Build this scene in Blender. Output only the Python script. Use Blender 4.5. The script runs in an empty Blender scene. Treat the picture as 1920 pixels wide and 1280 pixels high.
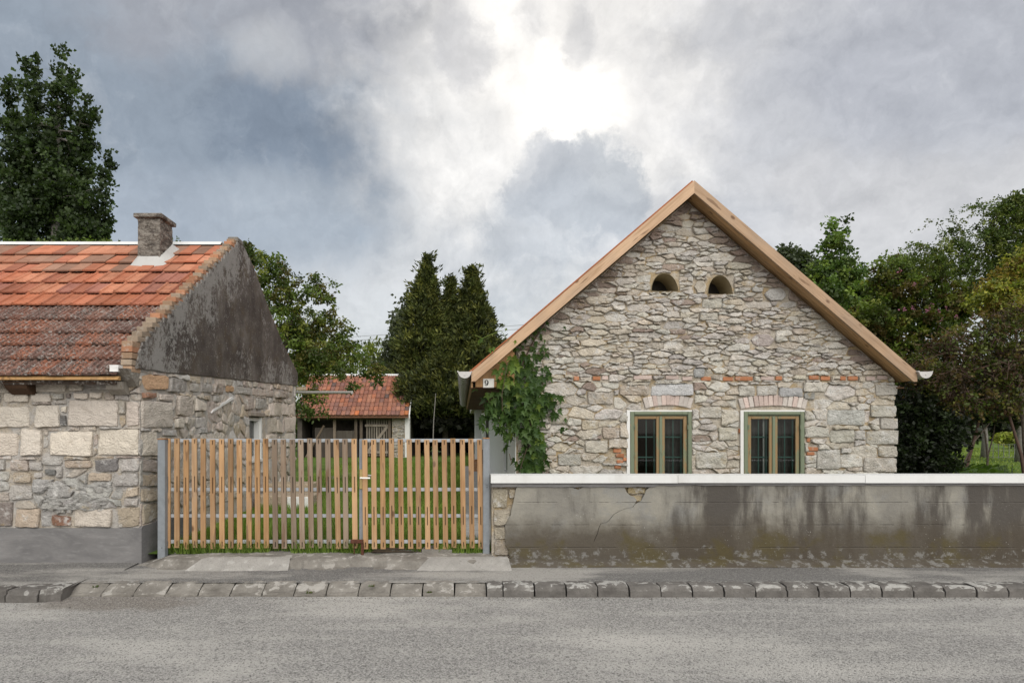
import bpy, math, random
import numpy as np
from mathutils import Vector, Matrix, noise as mnoise

RNG = random.Random(11)
NPR = np.random.default_rng(11)
SC = bpy.context.scene
COL = SC.collection
PI = math.pi

# ------------------------------------------------------------------ camera
EYE = 1.67                      # eye height over the pavement
FPX, VX, VY = 1280.0, 867.0, 805.0   # focal length and vanishing point measured on the 1920 px wide photograph
cam_d = bpy.data.cameras.new('camera'); cam = bpy.data.objects.new('camera', cam_d); COL.objects.link(cam)
cam.location = (0, 0, EYE); cam.rotation_euler = (PI/2, 0, 0)
cam_d.sensor_width = 36; cam_d.lens = 24.0
cam_d.shift_x = (960-VX)/1920; cam_d.shift_y = (VY-640)/1920
cam_d.clip_start = .05; cam_d.clip_end = 2000
SC.camera = cam

def X(px, d): return (px-VX)/FPX*d
def Z(py, d): return EYE-(py-VY)/FPX*d
def P(px, py, d): return Vector((X(px, d), d, Z(py, d)))

# ------------------------------------------------------------------ node helpers
class NT:
    def __init__(s, tree): s.t = tree; s.L = tree.links.new
    def n(s, typ, ins=None, **at):
        nd = s.t.nodes.new('ShaderNode'+typ)
        for k, v in at.items(): setattr(nd, k, v)
        for k, v in (ins or {}).items():
            if v is None: continue
            if hasattr(v, 'is_output'): s.L(v, nd.inputs[k])
            else: nd.inputs[k].default_value = v
        return nd
    def noise(s, scale, detail=4, rough=.55, vec=None, dist=0.0):
        return s.n('TexNoise', {'Vector': vec, 'Scale': scale, 'Detail': detail, 'Roughness': rough, 'Distortion': dist}).outputs['Fac']
    def noisec(s, scale, detail=3, rough=.5, vec=None):
        return s.n('TexNoise', {'Vector': vec, 'Scale': scale, 'Detail': detail, 'Roughness': rough}).outputs['Color']
    def vor(s, scale, vec=None, feature='F1', out='Distance', rnd=1.0):
        nd = s.n('TexVoronoi', {'Vector': vec, 'Scale': scale, 'Randomness': rnd}, feature=feature); return nd.outputs[out]
    def math(s, op, a, b=0.0, c=None, clamp=False):
        nd = s.n('Math', {0: a, 1: b}, operation=op, use_clamp=clamp)
        if c is not None: 
            if hasattr(c, 'is_output'): s.L(c, nd.inputs[2])
            else: nd.inputs[2].default_value = c
        return nd.outputs[0]
    def vmath(s, op, a, b=None, scale=None):
        nd = s.n('VectorMath', {0: a}, operation=op)
        if b is not None:
            if hasattr(b, 'is_output'): s.L(b, nd.inputs[1])
            else: nd.inputs[1].default_value = b
        if scale is not None: nd.inputs['Scale'].default_value = scale
        return nd
    def sm(s, v, lo, hi, a=0.0, b=1.0):
        nd = s.n('MapRange', {'Value': v, 'From Min': lo, 'From Max': hi, 'To Min': a, 'To Max': b}, interpolation_type='SMOOTHSTEP')
        return nd.outputs[0]
    def mix(s, f, a, b, blend='MIX'):
        nd = s.n('Mix', data_type='RGBA', blend_type=blend)
        for i, v in ((0, f), (6, a), (7, b)):
            if hasattr(v, 'is_output'): s.L(v, nd.inputs[i])
            else: nd.inputs[i].default_value = v if i == 0 else (*v, 1) if len(v) == 3 else v
        return nd.outputs[2]
    def ramp(s, f, stops):
        nd = s.n('ValToRGB', {'Fac': f}); cr = nd.color_ramp
        while len(cr.elements) < len(stops): cr.elements.new(.5)
        for e, (p, c) in zip(cr.elements, stops):
            e.position = p; e.color = (*c, 1) if len(c) == 3 else c
        return nd.outputs['Color']
    def grey(s, v):
        return s.n('CombineColor', {0: v, 1: v, 2: v}).outputs[0]

# ------------------------------------------------------------------ world: broken overcast over a Nishita sky
FILL_EL, FILL_AZ = math.radians(40), math.radians(166)   # soft fill added behind the camera to light the fronts; the veiled sun stands ahead
w = bpy.data.worlds.new('World'); SC.world = w; w.use_nodes = True
wt = NT(w.node_tree); w.node_tree.nodes.clear()
def sky_dir(px, py):
    v = Vector(((px-VX)/FPX, 1, (VY-py)/FPX)); v.normalize(); return v
D = wt.n('TexCoord').outputs['Generated']
warp1 = wt.vmath('SUBTRACT', wt.noisec(3.2, 5, .55, D), (.5, .5, .5)).outputs[0]
warp2 = wt.vmath('SUBTRACT', wt.noisec(9.0, 6, .6, D), (.5, .5, .5)).outputs[0]
Dw = wt.vmath('ADD', D, wt.vmath('SCALE', warp1, scale=.22).outputs[0]).outputs[0]
Dw = wt.vmath('ADD', Dw, wt.vmath('SCALE', warp2, scale=.14).outputs[0]).outputs[0]
Ds = wt.vmath('ADD', D, wt.vmath('SCALE', warp2, scale=.07).outputs[0]).outputs[0]
big = wt.noise(2.3, 7, .52, Dw)
fine = wt.noise(6.0, 9, .60, Dw)
puff = wt.noise(11.0, 8, .62, Ds)
brk = wt.math('ADD', wt.math('MULTIPLY', wt.math('SUBTRACT', fine, .5), 2.6), wt.math('MULTIPLY', wt.math('SUBTRACT', puff, .5), 1.8))
def blob(px, py, rx, ry, soft=.5, amp=1.0, vec=None):
    """soft-edged cloud bank centred on a direction of the sky, rx / ry its half sizes (tangent units)"""
    c = sky_dir(px, py); r = Vector((1, 0, 0)); r = (r-c*r.dot(c)).normalized(); u = c.cross(r)*-1
    if u.z < 0: u = -u
    dv = wt.vmath('SUBTRACT', vec or Ds, tuple(c)).outputs[0]
    a = wt.math('DIVIDE', wt.vmath('DOT_PRODUCT', dv, tuple(r)).outputs['Value'], rx)
    b = wt.math('DIVIDE', wt.vmath('DOT_PRODUCT', dv, tuple(u)).outputs['Value'], ry)
    q = wt.math('ADD', wt.math('MULTIPLY', a, a), wt.math('MULTIPLY', b, b))
    q = wt.math('ADD', q, wt.math('MULTIPLY', brk, amp))
    return wt.sm(q, 1+soft, 1-soft)
def C(r, g, b): return (r, g, b)
sky = wt.ramp(big, [(.30, C(.33, .37, .42)), (.45, C(.44, .465, .50)), (.56, C(.54, .555, .58)), (.70, C(.64, .645, .65))])
sky = wt.mix(wt.sm(fine, .42, .72, 0, .30), sky, C(.62, .63, .65))
for px, py, rx, ry, so, c, wgt in [
        (40, 230, .36, .40, .9, C(.29, .33, .385), .9),
        (1450, 170, .46, .24, .95, C(.53, .54, .57), .9),
        (1820, 110, .16, .10, .9, C(.40, .415, .46), .7),
        (480, 350, .29, .27, .40, C(.215, .258, .312), .97),
        (300, 220, .26, .26, .9, C(.26, .30, .348), .9),
        (640, 230, .16, .14, .40, C(.195, .232, .282), .97),
        (640, 20, .26, .08, .8, C(.34, .35, .38), .9),
        (500, 105, .05, .035, .95, C(.55, .565, .58), .55),
        (880, 50, .06, .05, .8, C(.50, .50, .51), .5),
        (860, 430, .11, .22, .7, C(.64, .65, .655), .8), (780, 640, .22, .12, .9, C(.66, .67, .68), .8),
        (640, 640, .40, .12, .9, C(.58, .59, .605), .8),
        (560, 400, .12, .06, .8, C(.45, .49, .53), .6),
        (1330, 330, .12, .09, .8, C(.58, .59, .615), .6),
        (1700, 420, .26, .08, .8, C(.60, .595, .60), .7),
        (960, 470, .10, .09, .7, C(.41, .44, .485), .8), (1220, 420, .14, .05, .8, C(.50, .515, .55), .7), (240, 430, .30, .07, .9, C(.36, .40, .455), .7)]:
    sky = wt.mix(wt.math('MULTIPLY', blob(px, py, rx, ry, so), wgt), sky, c)
sky = wt.mix(wt.sm(puff, .52, .76, 0, .22), sky, C(.66, .665, .68))
# thin gap where the veiled sun stands, and its halo
def glow(vec, d, lo, hi): return wt.sm(wt.vmath('DOT_PRODUCT', vec, d).outputs['Value'], lo, hi)
halo = glow(Ds, tuple(sky_dir(1010, 200)), .95, .998)
sky = wt.mix(wt.math('MULTIPLY', halo, .70), sky, C(.84, .825, .80))
sund = Vector(sky_dir(1050, 180))
emb = wt.math('SUBTRACT', fine, wt.noise(6.0, 9, .60, wt.vmath('ADD', Dw, tuple((sund-sky_dir(960, 640))*.10)).outputs[0]))
emb2 = wt.math('SUBTRACT', puff, wt.noise(11.0, 8, .62, wt.vmath('ADD', Ds, tuple((sund-sky_dir(960, 640))*.05)).outputs[0]))
core = wt.math('MAXIMUM', blob(1060, 200, .072, .056, .98, .8), wt.math('MULTIPLY', blob(955, 40, .060, .075, .98, 1.5), .6))
core = wt.math('MAXIMUM', core, wt.math('MULTIPLY', blob(1000, 135, .055, .055, .98, 1.2), .75))
sky = wt.mix(wt.math('MULTIPLY', glow(Ds, tuple(sky_dir(1040, 180)),   .974, .9985), .42), sky, C(.98, .965, .935))
sky = wt.mix(core, sky, C(1.16, 1.135, 1.09))
for px, py, rx, ry, so, am, c, wg in [(1120, 370, .060, .062, .45, 1.5, C(.45, .48, .515), .8), (1010, 350, .050, .048, .5, 1.5, C(.50, .52, .55), .75), (1065, 315, .040, .026, .5, 1.2, C(.47, .49, .52), .8), (1040, 430, .10, .06, .8, 1.3, C(.47, .50, .54), .75), (1080, 70, .02, .035, .95, 1.8, C(.56, .56, .57), .5), (870, 75, .03, .045, .9, 1.5, C(.47, .475, .50), .55), (985, 30, .02, .03, .9, 1.4, C(.52, .52, .535), .5)]:
    sky = wt.mix(wt.math('MULTIPLY', blob(px, py, rx, ry, so, am), wg), sky, c)
relief = wt.math('ADD', wt.math('MULTIPLY', emb, .80), wt.math('MULTIPLY', emb2, .55))
sky = wt.vmath('MULTIPLY', sky, wt.grey(wt.math('ADD', relief, 1.0))).outputs[0]
nish = wt.n('TexSky', sky_type='NISHITA', sun_disc=False)
nish.sun_elevation = FILL_EL; nish.sun_rotation = FILL_AZ; nish.altitude = 150
cl10 = wt.vmath('MULTIPLY', sky, (5.15, 5.02, 4.82)).outputs[0]
mixed = wt.mix(.90, nish.outputs[0], cl10)
# under the horizon: plain ground tone
up = wt.n('SeparateXYZ', {0: D}).outputs[2]
mixed = wt.mix(wt.sm(up, -.02, -.10), mixed, C(1.2, 1.15, 1.0))
bg = wt.n('Background', {'Color': mixed, 'Strength': .1})
wt.L(bg.outputs[0], wt.n('OutputWorld').inputs[0])
w.cycles.sampling_method = 'MANUAL'; w.cycles.sample_map_resolution = 512

# ------------------------------------------------------------------ added frontal fill lamp and exposure
sd = bpy.data.lights.new('sun', 'SUN'); sun = bpy.data.objects.new('sun', sd); COL.objects.link(sun)
sd.energy = 1.5; sd.angle = math.radians(70); sd.color = (1, .965, .90)
# direction the light comes from (rotation 0 = +Y, clockwise seen from above)
sv = Vector((math.sin(FILL_AZ)*math.cos(FILL_EL), math.cos(FILL_AZ)*math.cos(FILL_EL), math.sin(FILL_EL)))
sun.rotation_euler = sv.to_track_quat('Z', 'Y').to_euler()
sun.location = sv*40
vs = SC.view_settings
vs.view_transform = 'Standard'; vs.look = 'None'; vs.exposure = 1.15; vs.gamma = 1.0; vs.use_curve_mapping = False
SC.cycles.max_bounces = 6; SC.cycles.diffuse_bounces = 3; SC.cycles.glossy_bounces = 2
SC.cycles.transparent_max_bounces = 8; SC.cycles.transmission_bounces = 3
SC.cycles.use_denoising = True

# ------------------------------------------------------------------ materials
M = {}
def mat(name):
    m = bpy.data.materials.new(name); m.use_nodes = True; m.node_tree.nodes.clear()
    M[name] = m; return NT(m.node_tree)
def finish(t, col, rough=.85, bump=None, bs=.5, bd=.01, spec=.3, metal=0.0, translucent=0.0, tcol=None):
    p = t.n('BsdfPrincipled')
    for k, v in (('Base Color', col), ('Roughness', rough), ('Specular IOR Level', spec), ('Metallic', metal)):
        if hasattr(v, 'is_output'): t.L(v, p.inputs[k])
        else: p.inputs[k].default_value = (*v, 1) if isinstance(v, tuple) and len(v) == 3 else v
    if bump is not None:
        b = t.n('Bump', {'Height': bump, 'Strength': bs, 'Distance': bd}); t.L(b.outputs[0], p.inputs['Normal'])
    sh = p.outputs[0]
    if translucent:
        tr = t.n('BsdfTranslucent', {'Color': tcol if tcol is not None else col})
        mx = t.n('MixShader', {0: translucent, 1: sh, 2: tr.outputs[0]}); sh = mx.outputs[0]
    t.L(sh, t.n('OutputMaterial').inputs[0])
def pos(t): return t.n('NewGeometry').outputs['Position']
def tint(t): return t.n('Attribute', attribute_name='tint').outputs['Color']
def objrand(t): return t.n('ObjectInfo').outputs['Random']
def sepz(t, p): return t.n('SeparateXYZ', {0: p}).outputs
def scaled(t, p, s): return t.vmath('MULTIPLY', p, s).outputs[0]

def m_limestone():
    t = mat('limestone'); p = pos(t); c = tint(t)
    n1 = t.noise(9, 6, .62, p); n2 = t.noise(46, 5, .65, p); n3 = t.noise(3.1, 4, .6, p)
    c = t.mix(1, c, t.ramp(n1, [(.25, (.70, .68, .66)), (.5, (1, 1, 1)), (.75, (1.16, 1.16, 1.15))]), 'MULTIPLY')
    c = t.mix(t.sm(n2, .57, .74, 0, .38), c, (.19, .16, .13))
    c = t.mix(t.sm(t.noise(5.5, 6, .7, p), .57, .69, 0, .5), c, (.45, .335, .17))       # ochre loam stains
    c = t.mix(t.sm(t.noise(6.7, 7, .7, t.vmath('ADD', p, (7, 3, 1)).outputs[0]), .52, .66, 0, .75), c, (.72, .70, .665))  # old limewash
    h = t.math('ADD', t.math('MULTIPLY', n1, 1.0), t.math('ADD', t.math('MULTIPLY', n2, .55), t.math('MULTIPLY', t.noise(120, 3, .6, p), .22)))
    finish(t, c, .93, h, 1.0, .075, .15)
m_limestone()

def m_tuff():
    t = mat('tuff_block'); p = pos(t); c = tint(t)
    n1 = t.noise(7, 6, .6, p); n2 = t.noise(55, 5, .7, p); pit = t.vor(60, p)
    c = t.mix(1, c, t.ramp(n1, [(.25, (.80, .78, .76)), (.5, (1, 1, 1)), (.8, (1.12, 1.11, 1.1))]), 'MULTIPLY')
    c = t.mix(t.sm(n2, .56, .72, 0, .35), c, (.22, .19, .16))
    c = t.mix(t.sm(t.noise(4, 6, .7, p), .60, .74, 0, .5), c, (.38, .27, .13))
    strata = t.n('TexWave', {'Vector': t.vmath('ADD', p, t.vmath('SCALE', t.noisec(5, 3, .5, p), scale=.5).outputs[0]).outputs[0], 'Scale': 5.0, 'Distortion': 7.0, 'Detail': 3.0, 'Detail Scale': 2.5}, wave_type='BANDS', bands_direction='Z').outputs['Fac']
    h = t.math('ADD', t.math('MULTIPLY', n1, .8), t.math('ADD', t.math('MULTIPLY', n2, .5), t.math('MULTIPLY', strata, .22)))
    h = t.math('ADD', h, t.math('MULTIPLY', t.sm(pit, .05, .3), .25))
    finish(t, c, .95, h, .8, .035, .12)
m_tuff()

def m_mortar(name, a, b, ochre, oc):
    t = mat(name); p = pos(t)
    n1 = t.noise(6, 6, .65, p); n2 = t.noise(40, 5, .7, p)
    c = t.ramp(n1, [(.3, a), (.7, b)])
    c = t.mix(t.sm(t.noise(3.3, 5, .65, p), .45, .62, 0, oc), c, ochre)
    c = t.mix(t.sm(n2, .52, .7, 0, .5), c, (.12, .10, .085))
    finish(t, c, .95, t.math('ADD', n1, t.math('MULTIPLY', n2, .7)), 1.0, .04, .1)
m_mortar('lime_mortar', (.33, .28, .215), (.58, .53, .455), (.42, .30, .15), .75)
m_mortar('cement_mortar', (.40, .375, .345), (.54, .51, .475), (.46, .36, .23), .45)

def m_plaster_gable():
    t = mat('weathered_render'); p = pos(t)
    n1 = t.noise(2.2, 7, .62, p); n2 = t.noise(17, 8, .75, p); n3 = t.noise(1.6, 7, .72, t.vmath('ADD', p, (3, 1, 9)).outputs[0])
    c = t.ramp(n1, [(.3, (.072, .060, .054)), (.5, (.125, .107, .095)), (.72, (.225, .20, .18))])
    c = t.mix(t.sm(t.noise(3.0, 4, .6, t.vmath('ADD', p, (5, 0, 2)).outputs[0]), .5, .7, 0, .6), c, (.12, .092, .062))
    # limewash left in flakes, more of it along the front edge and low at the back
    y, z = sepz(t, p)[1], sepz(t, p)[2]
    edge = t.sm(t.math('SUBTRACT', y, t.math('MULTIPLY', t.math('SUBTRACT', z, 2.4), 1.42)), 10.3, 8.4, 0, .105)
    low = t.math('MULTIPLY', t.sm(z, 3.6, 2.6, 0, .07), t.sm(y, 11, 14.5))
    f = t.math('ADD', t.math('ADD', t.math('MULTIPLY', n2, .5), t.math('MULTIPLY', n3, .5)), t.math('ADD', edge, low))
    c = t.mix(t.sm(f, .545, .615, 0, .85), c, (.37, .355, .335))
    c = t.mix(t.sm(t.vor(16, p), .16, .07, 0, .8), c, (.40, .385, .36))
    finish(t, c, .95, t.math('ADD', t.math('MULTIPLY', n2, 1), t.math('MULTIPLY', t.noise(70, 4, .7, p), .5)), 1.0, .035, .1)
m_plaster_gable()

def m_soot():
    t = mat('sooty_render'); p = pos(t); n1 = t.noise(6, 7, .65, scaled(t, p, (1, 1, 1.8))); n2 = t.noise(26, 7, .72, p)
    c = t.ramp(t.math('ADD', t.math('MULTIPLY', n1, .65), t.math('MULTIPLY', n2, .35)), [(.36, (.06, .052, .048)), (.46, (.13, .115, .10)), (.54, (.26, .235, .205)), (.66, (.38, .35, .31))])
    finish(t, c, .95, t.math('ADD', n1, t.math('MULTIPLY', n2, .6)), 1.0, .06, .1)
m_soot()

def m_plinth():
    t = mat('cement_render'); p = pos(t)
    q = scaled(t, p, (1, 1, 2.6))
    n1 = t.noise(1.8, 6, .6, q, .6); n2 = t.noise(10, 5, .6, q)
    c = t.ramp(n1, [(.3, (.135, .13, .13)), (.5, (.17, .164, .162)), (.7, (.225, .215, .21))])
    c = t.mix(t.sm(n2, .5, .7, 0, .35), c, (.25, .245, .24))
    finish(t, c, .85, t.math('ADD', n1, t.math('MULTIPLY', n2, .25)), .4, .03, .25)
m_plinth()

def m_white(name, base, dirt, amt=.35, rough=.6):
    t = mat(name); p = pos(t)
    c = t.mix(t.sm(t.noise(2.4, 6, .65, scaled(t, p, (1, 1, .35))), .46, .75, 0, amt), base, dirt)
    c = t.mix(t.sm(t.noise(26, 4, .7, p), .6, .76, 0, .3), c, dirt)
    finish(t, c, rough, t.noise(38, 4, .6, p), .2, .01, .35)
m_white('white_paint', (.66, .66, .645), (.46, .44, .40), .45)
m_white('white_wall', (.84, .84, .83), (.66, .65, .62), .35)
m_white('white_limewash', (.70, .69, .67), (.40, .37, .33), .5, .9)
m_white('flashing_mortar', (.46, .455, .44), (.34, .325, .30), .6, .9)
m_white('vent_clay', (.36, .30, .19), (.25, .20, .12), .5, .95)
m_white('old_plaster', (.50, .48, .44), (.30, .25, .20), .6, .9)

def m_boundary():
    t = mat('stained_concrete'); p = pos(t); x, y, z = sepz(t, p)
    n1 = t.noise(1.6, 7, .62, p); n2 = t.noise(14, 6, .68, p)
    c = t.ramp(n1, [(.28, (.165, .155, .14)), (.5, (.235, .222, .192)), (.7, (.31, .29, .245))])
    c = t.mix(t.sm(t.noise(2.7, 5, .6, t.vmath('ADD', p, (4, 0, 0)).outputs[0]), .5, .66, 0, .55), c, (.205, .205, .20))
    # runs of soot-black algae from the coping downwards
    run = t.noise(.85, 5, .62, scaled(t, p, (1.0, 1, .26))); run2 = t.noise(5.5, 5, .65, scaled(t, p, (1, 1, .22)))
    r = t.math('ADD', t.math('MULTIPLY', run, .66), t.math('MULTIPLY', run2, .34))
    c = t.mix(t.sm(t.math('ADD', r, t.sm(x, .4, 3.2, -.085, .045)), .49, .61, 0, .93), c, (.066, .058, .051))
    # damp band with moss along the foot
    zz = t.math('ADD', z, t.math('MULTIPLY', t.math('SUBTRACT', t.noise(2.2, 6, .65, p), .5), .75))
    damp = t.sm(zz, .72, .26)
    c = t.mix(t.math('MULTIPLY', damp, .9), c, (.072, .059, .044))
    moss = t.math('MULTIPLY', t.sm(zz, .42, .27), t.sm(t.noise(2.6, 5, .6, t.vmath('ADD', p, (0, 4, 2)).outputs[0]), .47, .62))
    c = t.mix(t.math('MULTIPLY', moss, .55), c, (.085, .068, .022))
    # lichen and flaking near the foot
    fl = t.math('ADD', t.noise(11, 7, .72, p), t.sm(z, .36, .10, -.14, .045))
    c = t.mix(t.sm(fl, .56, .66, 0, .6), c, (.235, .23, .22))
    sp = t.math('ADD', t.vor(31, t.vmath('ADD', p, t.vmath('SCALE', t.noisec(12, 2, .5, p), scale=.06).outputs[0]).outputs[0]), t.math('MULTIPLY', t.math('SUBTRACT', t.noise(16, 3, .6, p), .42), .7))
    c = t.mix(t.math('MULTIPLY', t.sm(sp, .20, .10), t.sm(t.noise(2.0, 4, .6, p), .46, .64, 0, .7)), c, (.36, .35, .325))
    # shuttering seams
    seam = None
    for zc in (.775, .497, .218):
        zq = t.math('ADD', z, t.math('MULTIPLY', t.noise(.8, 2, .5, p), .010))
        d = t.math('ABSOLUTE', t.math('SUBTRACT', zq, zc)); s_ = t.sm(d, .009, .002)
        seam = s_ if seam is None else t.math('MAXIMUM', seam, s_)
    seam = t.math('MULTIPLY', seam, t.sm(t.noise(2.6, 4, .7, p), .44, .58))
    c = t.mix(t.math('MULTIPLY', seam, .32), c, (.10, .09, .08))
    h = t.math('SUBTRACT', t.math('ADD', t.math('MULTIPLY', n1, .7), t.math('MULTIPLY', n2, .6)), t.math('MULTIPLY', seam, .5))
    finish(t, c, .9, h, .6, .03, .2)
m_boundary()

def m_asphalt(name, a, b, dust, dlo, dhi, speck=.5):
    t = mat(name); p = pos(t)
    g = t.noise(70, 3, .8, p); gv = t.vor(85, p); g3 = t.noise(28, 4, .7, p); n1 = t.noise(.9, 6, .62, scaled(t, p, (.5, 1.1, 1)))
    f = t.math('ADD', t.math('MULTIPLY', g, .7), t.math('MULTIPLY', g3, .3))
    c = t.ramp(f, [(.36, tuple(q*.62 for q in a)), (.45, a), (.52, tuple((i+j)/2 for i, j in zip(a, b))), (.60, b)])
    c = t.mix(t.sm(n1, dlo, dhi, 0, .78), c, dust)
    c = t.mix(t.sm(t.noise(1.0, 6, .65, scaled(t, t.vmath('ADD', p, (3, 7, 0)).outputs[0], (.35, 2.2, 1))), .50, .66, 0, .5), c, tuple(q*1.04 for q in dust))
    if name.startswith('road'):
        dd = t.vmath('DISTANCE', t.vmath('MULTIPLY', t.vmath('ADD', p, t.vmath('SCALE', t.noisec(2.5, 4, .6, p), scale=.7).outputs[0]).outputs[0], (.42, 1, 1)).outputs[0], (-1.36, 7.42, .23)).outputs['Value']
        c = t.mix(t.sm(dd, .50, .22, 0, .75), c, (.20, .175, .15))
    c = t.mix(t.math('MULTIPLY', t.sm(t.n('SeparateColor', {0: t.vor(85, p, out='Color')}).outputs[0], .80, .90), speck), c, (.46, .44, .41))
    c = t.mix(t.math('MULTIPLY', t.sm(t.n('SeparateColor', {0: t.vor(85, p, out='Color')}).outputs[1], .78, .88), speck), c, (.075, .072, .068))
    c = t.mix(t.sm(t.vor(5.5, t.vmath('ADD', p, t.vmath('SCALE', t.noisec(9, 3, .6, p), scale=.2).outputs[0]).outputs[0]), .07, .03, 0, .4), c, (.40, .385, .35))
    h = t.math('ADD', t.math('MULTIPLY', f, 1.0), t.math('MULTIPLY', gv, -.6))
    finish(t, c, .92, h, 1.0, .016, .2)
m_asphalt('road_asphalt', (.235, .226, .215), (.46, .445, .42), (.50, .48, .445), .44, .66, .6)
m_asphalt('pavement_asphalt', (.135, .13, .124), (.255, .245, .233), (.42, .40, .368), .45, .60, .3)

def m_concrete(name, dark, light, lich, lo=.56):
    t = mat(name); p = pos(t); ob = t.n('TexCoord').outputs['Object']
    rnd = objrand(t)
    q = t.vmath('ADD', p, t.n('CombineXYZ', {0: t.math('MULTIPLY', rnd, 30.0)}).outputs[0]).outputs[0]
    n1 = t.noise(4, 6, .65, q); n2 = t.noise(50, 5, .7, p)
    c = t.ramp(n1, [(.3, dark), (.7, light)])
    up_ = t.sm(t.n('SeparateXYZ', {0: t.n('NewGeometry').outputs['Normal']}).outputs[2], .15, .8)
    f = t.math('ADD', t.noise(8, 6, .62, q, .4), t.math('MULTIPLY', t.math('SUBTRACT', rnd, .5), .09))
    c = t.mix(t.math('MULTIPLY', t.sm(f, lo, lo+.035, 0, .85), up_), c, lich)      # lichen crusts grow on the upper faces
    c = t.mix(t.sm(n2, .54, .7, 0, .5), c, (.09, .083, .075))
    finish(t, c, .94, t.math('ADD', n1, t.math('MULTIPLY', n2, .6)), .8, .025, .15)
m_concrete('kerb_concrete', (.095, .087, .080), (.195, .182, .168), (.40, .39, .365), .525)
m_concrete('slab_concrete', (.13, .118, .103), (.29, .27, .24), (.37, .35, .32), .575)

m_concrete('patch_cement', (.25, .238, .22), (.37, .352, .325), (.40, .385, .36), .60)

def m_wood(name, knots=True, rough=.6, bumps=.25):
    t = mat(name); c = tint(t); ob = t.n('TexCoord').outputs['Object']; rnd = objrand(t)
    q = t.vmath('ADD', ob, t.n('CombineXYZ', {0: t.math('MULTIPLY', rnd, 17.0), 1: t.math('MULTIPLY', rnd, 5.0), 2: t.math('MULTIPLY', rnd, 9.0)}).outputs[0]).outputs[0]
    # grain runs along the local Z axis
    gr = t.noise(30, 5, .6, scaled(t, q, (1, 1, .045)), .5); br = t.noise(4, 3, .5, scaled(t, q, (1, 1, .35)))
    c = t.mix(1, c, t.ramp(gr, [(.3, (.72, .66, .58)), (.5, (1, 1, 1)), (.72, (1.12, 1.12, 1.1))]), 'MULTIPLY')
    c = t.mix(1, c, t.ramp(br, [(.3, (.80, .78, .76)), (.6, (1.05, 1.05, 1.05))]), 'MULTIPLY')
    v = t.math('ADD', t.math('MULTIPLY', rnd, .45), .77)
    c = t.mix(1, c, t.grey(v), 'MULTIPLY')
    if knots:
        k = t.vor(4.5, scaled(t, q, (1.0, 1.0, .55)))
        c = t.mix(t.sm(k, .14, .05, 0, .85), c, (.10, .042, .016))
        c = t.mix(t.sm(t.noise(15, 3, .5, scaled(t, q, (1, 1, .12))), .635, .68, 0, .65), c, (.13, .07, .035))
        c = t.mix(t.sm(t.noise(2.2, 5, .65, scaled(t, q, (1, 1, .5))), .50, .72, 0, .30), c, (.30, .25, .20))
    finish(t, c, rough, gr, bumps, .006, .25)
m_wood('timber')
m_wood('dark_timber', False, .85, .5)

def m_simple(name, col, rough=.5, metal=0.0, spec=.4, var=.15, sc=12, bump=.1):
    t = mat(name); p = pos(t); n = t.noise(sc, 5, .65, p)
    c = t.mix(1, col, t.ramp(n, [(.3, (1-var,)*3), (.7, (1+var,)*3)]), 'MULTIPLY')
    finish(t, c, rough, n, bump, .01, spec, metal)
m_simple('galvanised_steel', (.36, .38, .40), .5, .35)
m_simple('grey_paint', (.20, .215, .23), .45)
m_simple('rust', (.085, .035, .022), .85, 0, .2, .5, 40, .4)
m_simple('brass', (.42, .32, .14), .4, .7)
m_simple('zinc', (.47, .455, .44), .5, .12, .4, .08)
m_simple('black_paint', (.02, .02, .02), .6)
m_simple('dark_interior', (.05, .045, .042), .95)
m_simple('shed_interior', (.10, .085, .075), .95, 0, .1, .4, 3)
m_simple('enamel', (.80, .79, .75), .3, 0, .5, .03)
m_simple('teal_bars', (.09, .21, .185), .5)
m_simple('curtain', (.16, .153, .148), .9, 0, .1, .25, 9)
m_simple('soil', (.12, .09, .06), .95, 0, .1, .4, 14, .6)
m_simple('path_concrete', (.32, .315, .30), .9, 0, .2, .2, 6, .3)
m_simple('wire', (.16, .16, .16), .6)

def m_weathered_paint(name, paint, wood, amt):
    t = mat(name); p = pos(t)
    n = t.math('ADD', t.math('MULTIPLY', t.noise(7, 6, .7, scaled(t, p, (1, 1, .35))), .6), t.math('MULTIPLY', t.noise(45, 5, .7, scaled(t, p, (1, 1, .2))), .4))
    c = t.mix(t.sm(n, amt-.03, amt+.04), paint, wood)
    c = t.mix(t.sm(t.noise(30, 4, .7, scaled(t, p, (1, 1, .15))), .58, .72, 0, .55), c, (.06, .04, .025))
    finish(t, c, .7, n, .3, .008, .25)
m_weathered_paint('green_paint', (.165, .192, .13), (.26, .20, .11), .60)
m_weathered_paint('flaking_sash', (.19, .20, .12), (.265, .175, .088), .47)

def m_glass():
    t = mat('window_glass')
    tr = t.n('BsdfTransparent', {'Color': (.62, .66, .64, 1)})
    gl = t.n('BsdfGlossy', {'Color': (1, 1, 1, 1), 'Roughness': .03})
    f = t.n('Fresnel', {'IOR': 1.5}).outputs[0]
    mx = t.n('MixShader', {0: f, 1: tr.outputs[0], 2: gl.outputs[0]})
    t.L(mx.outputs[0], t.n('OutputMaterial').inputs[0])
m_glass()

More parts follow.
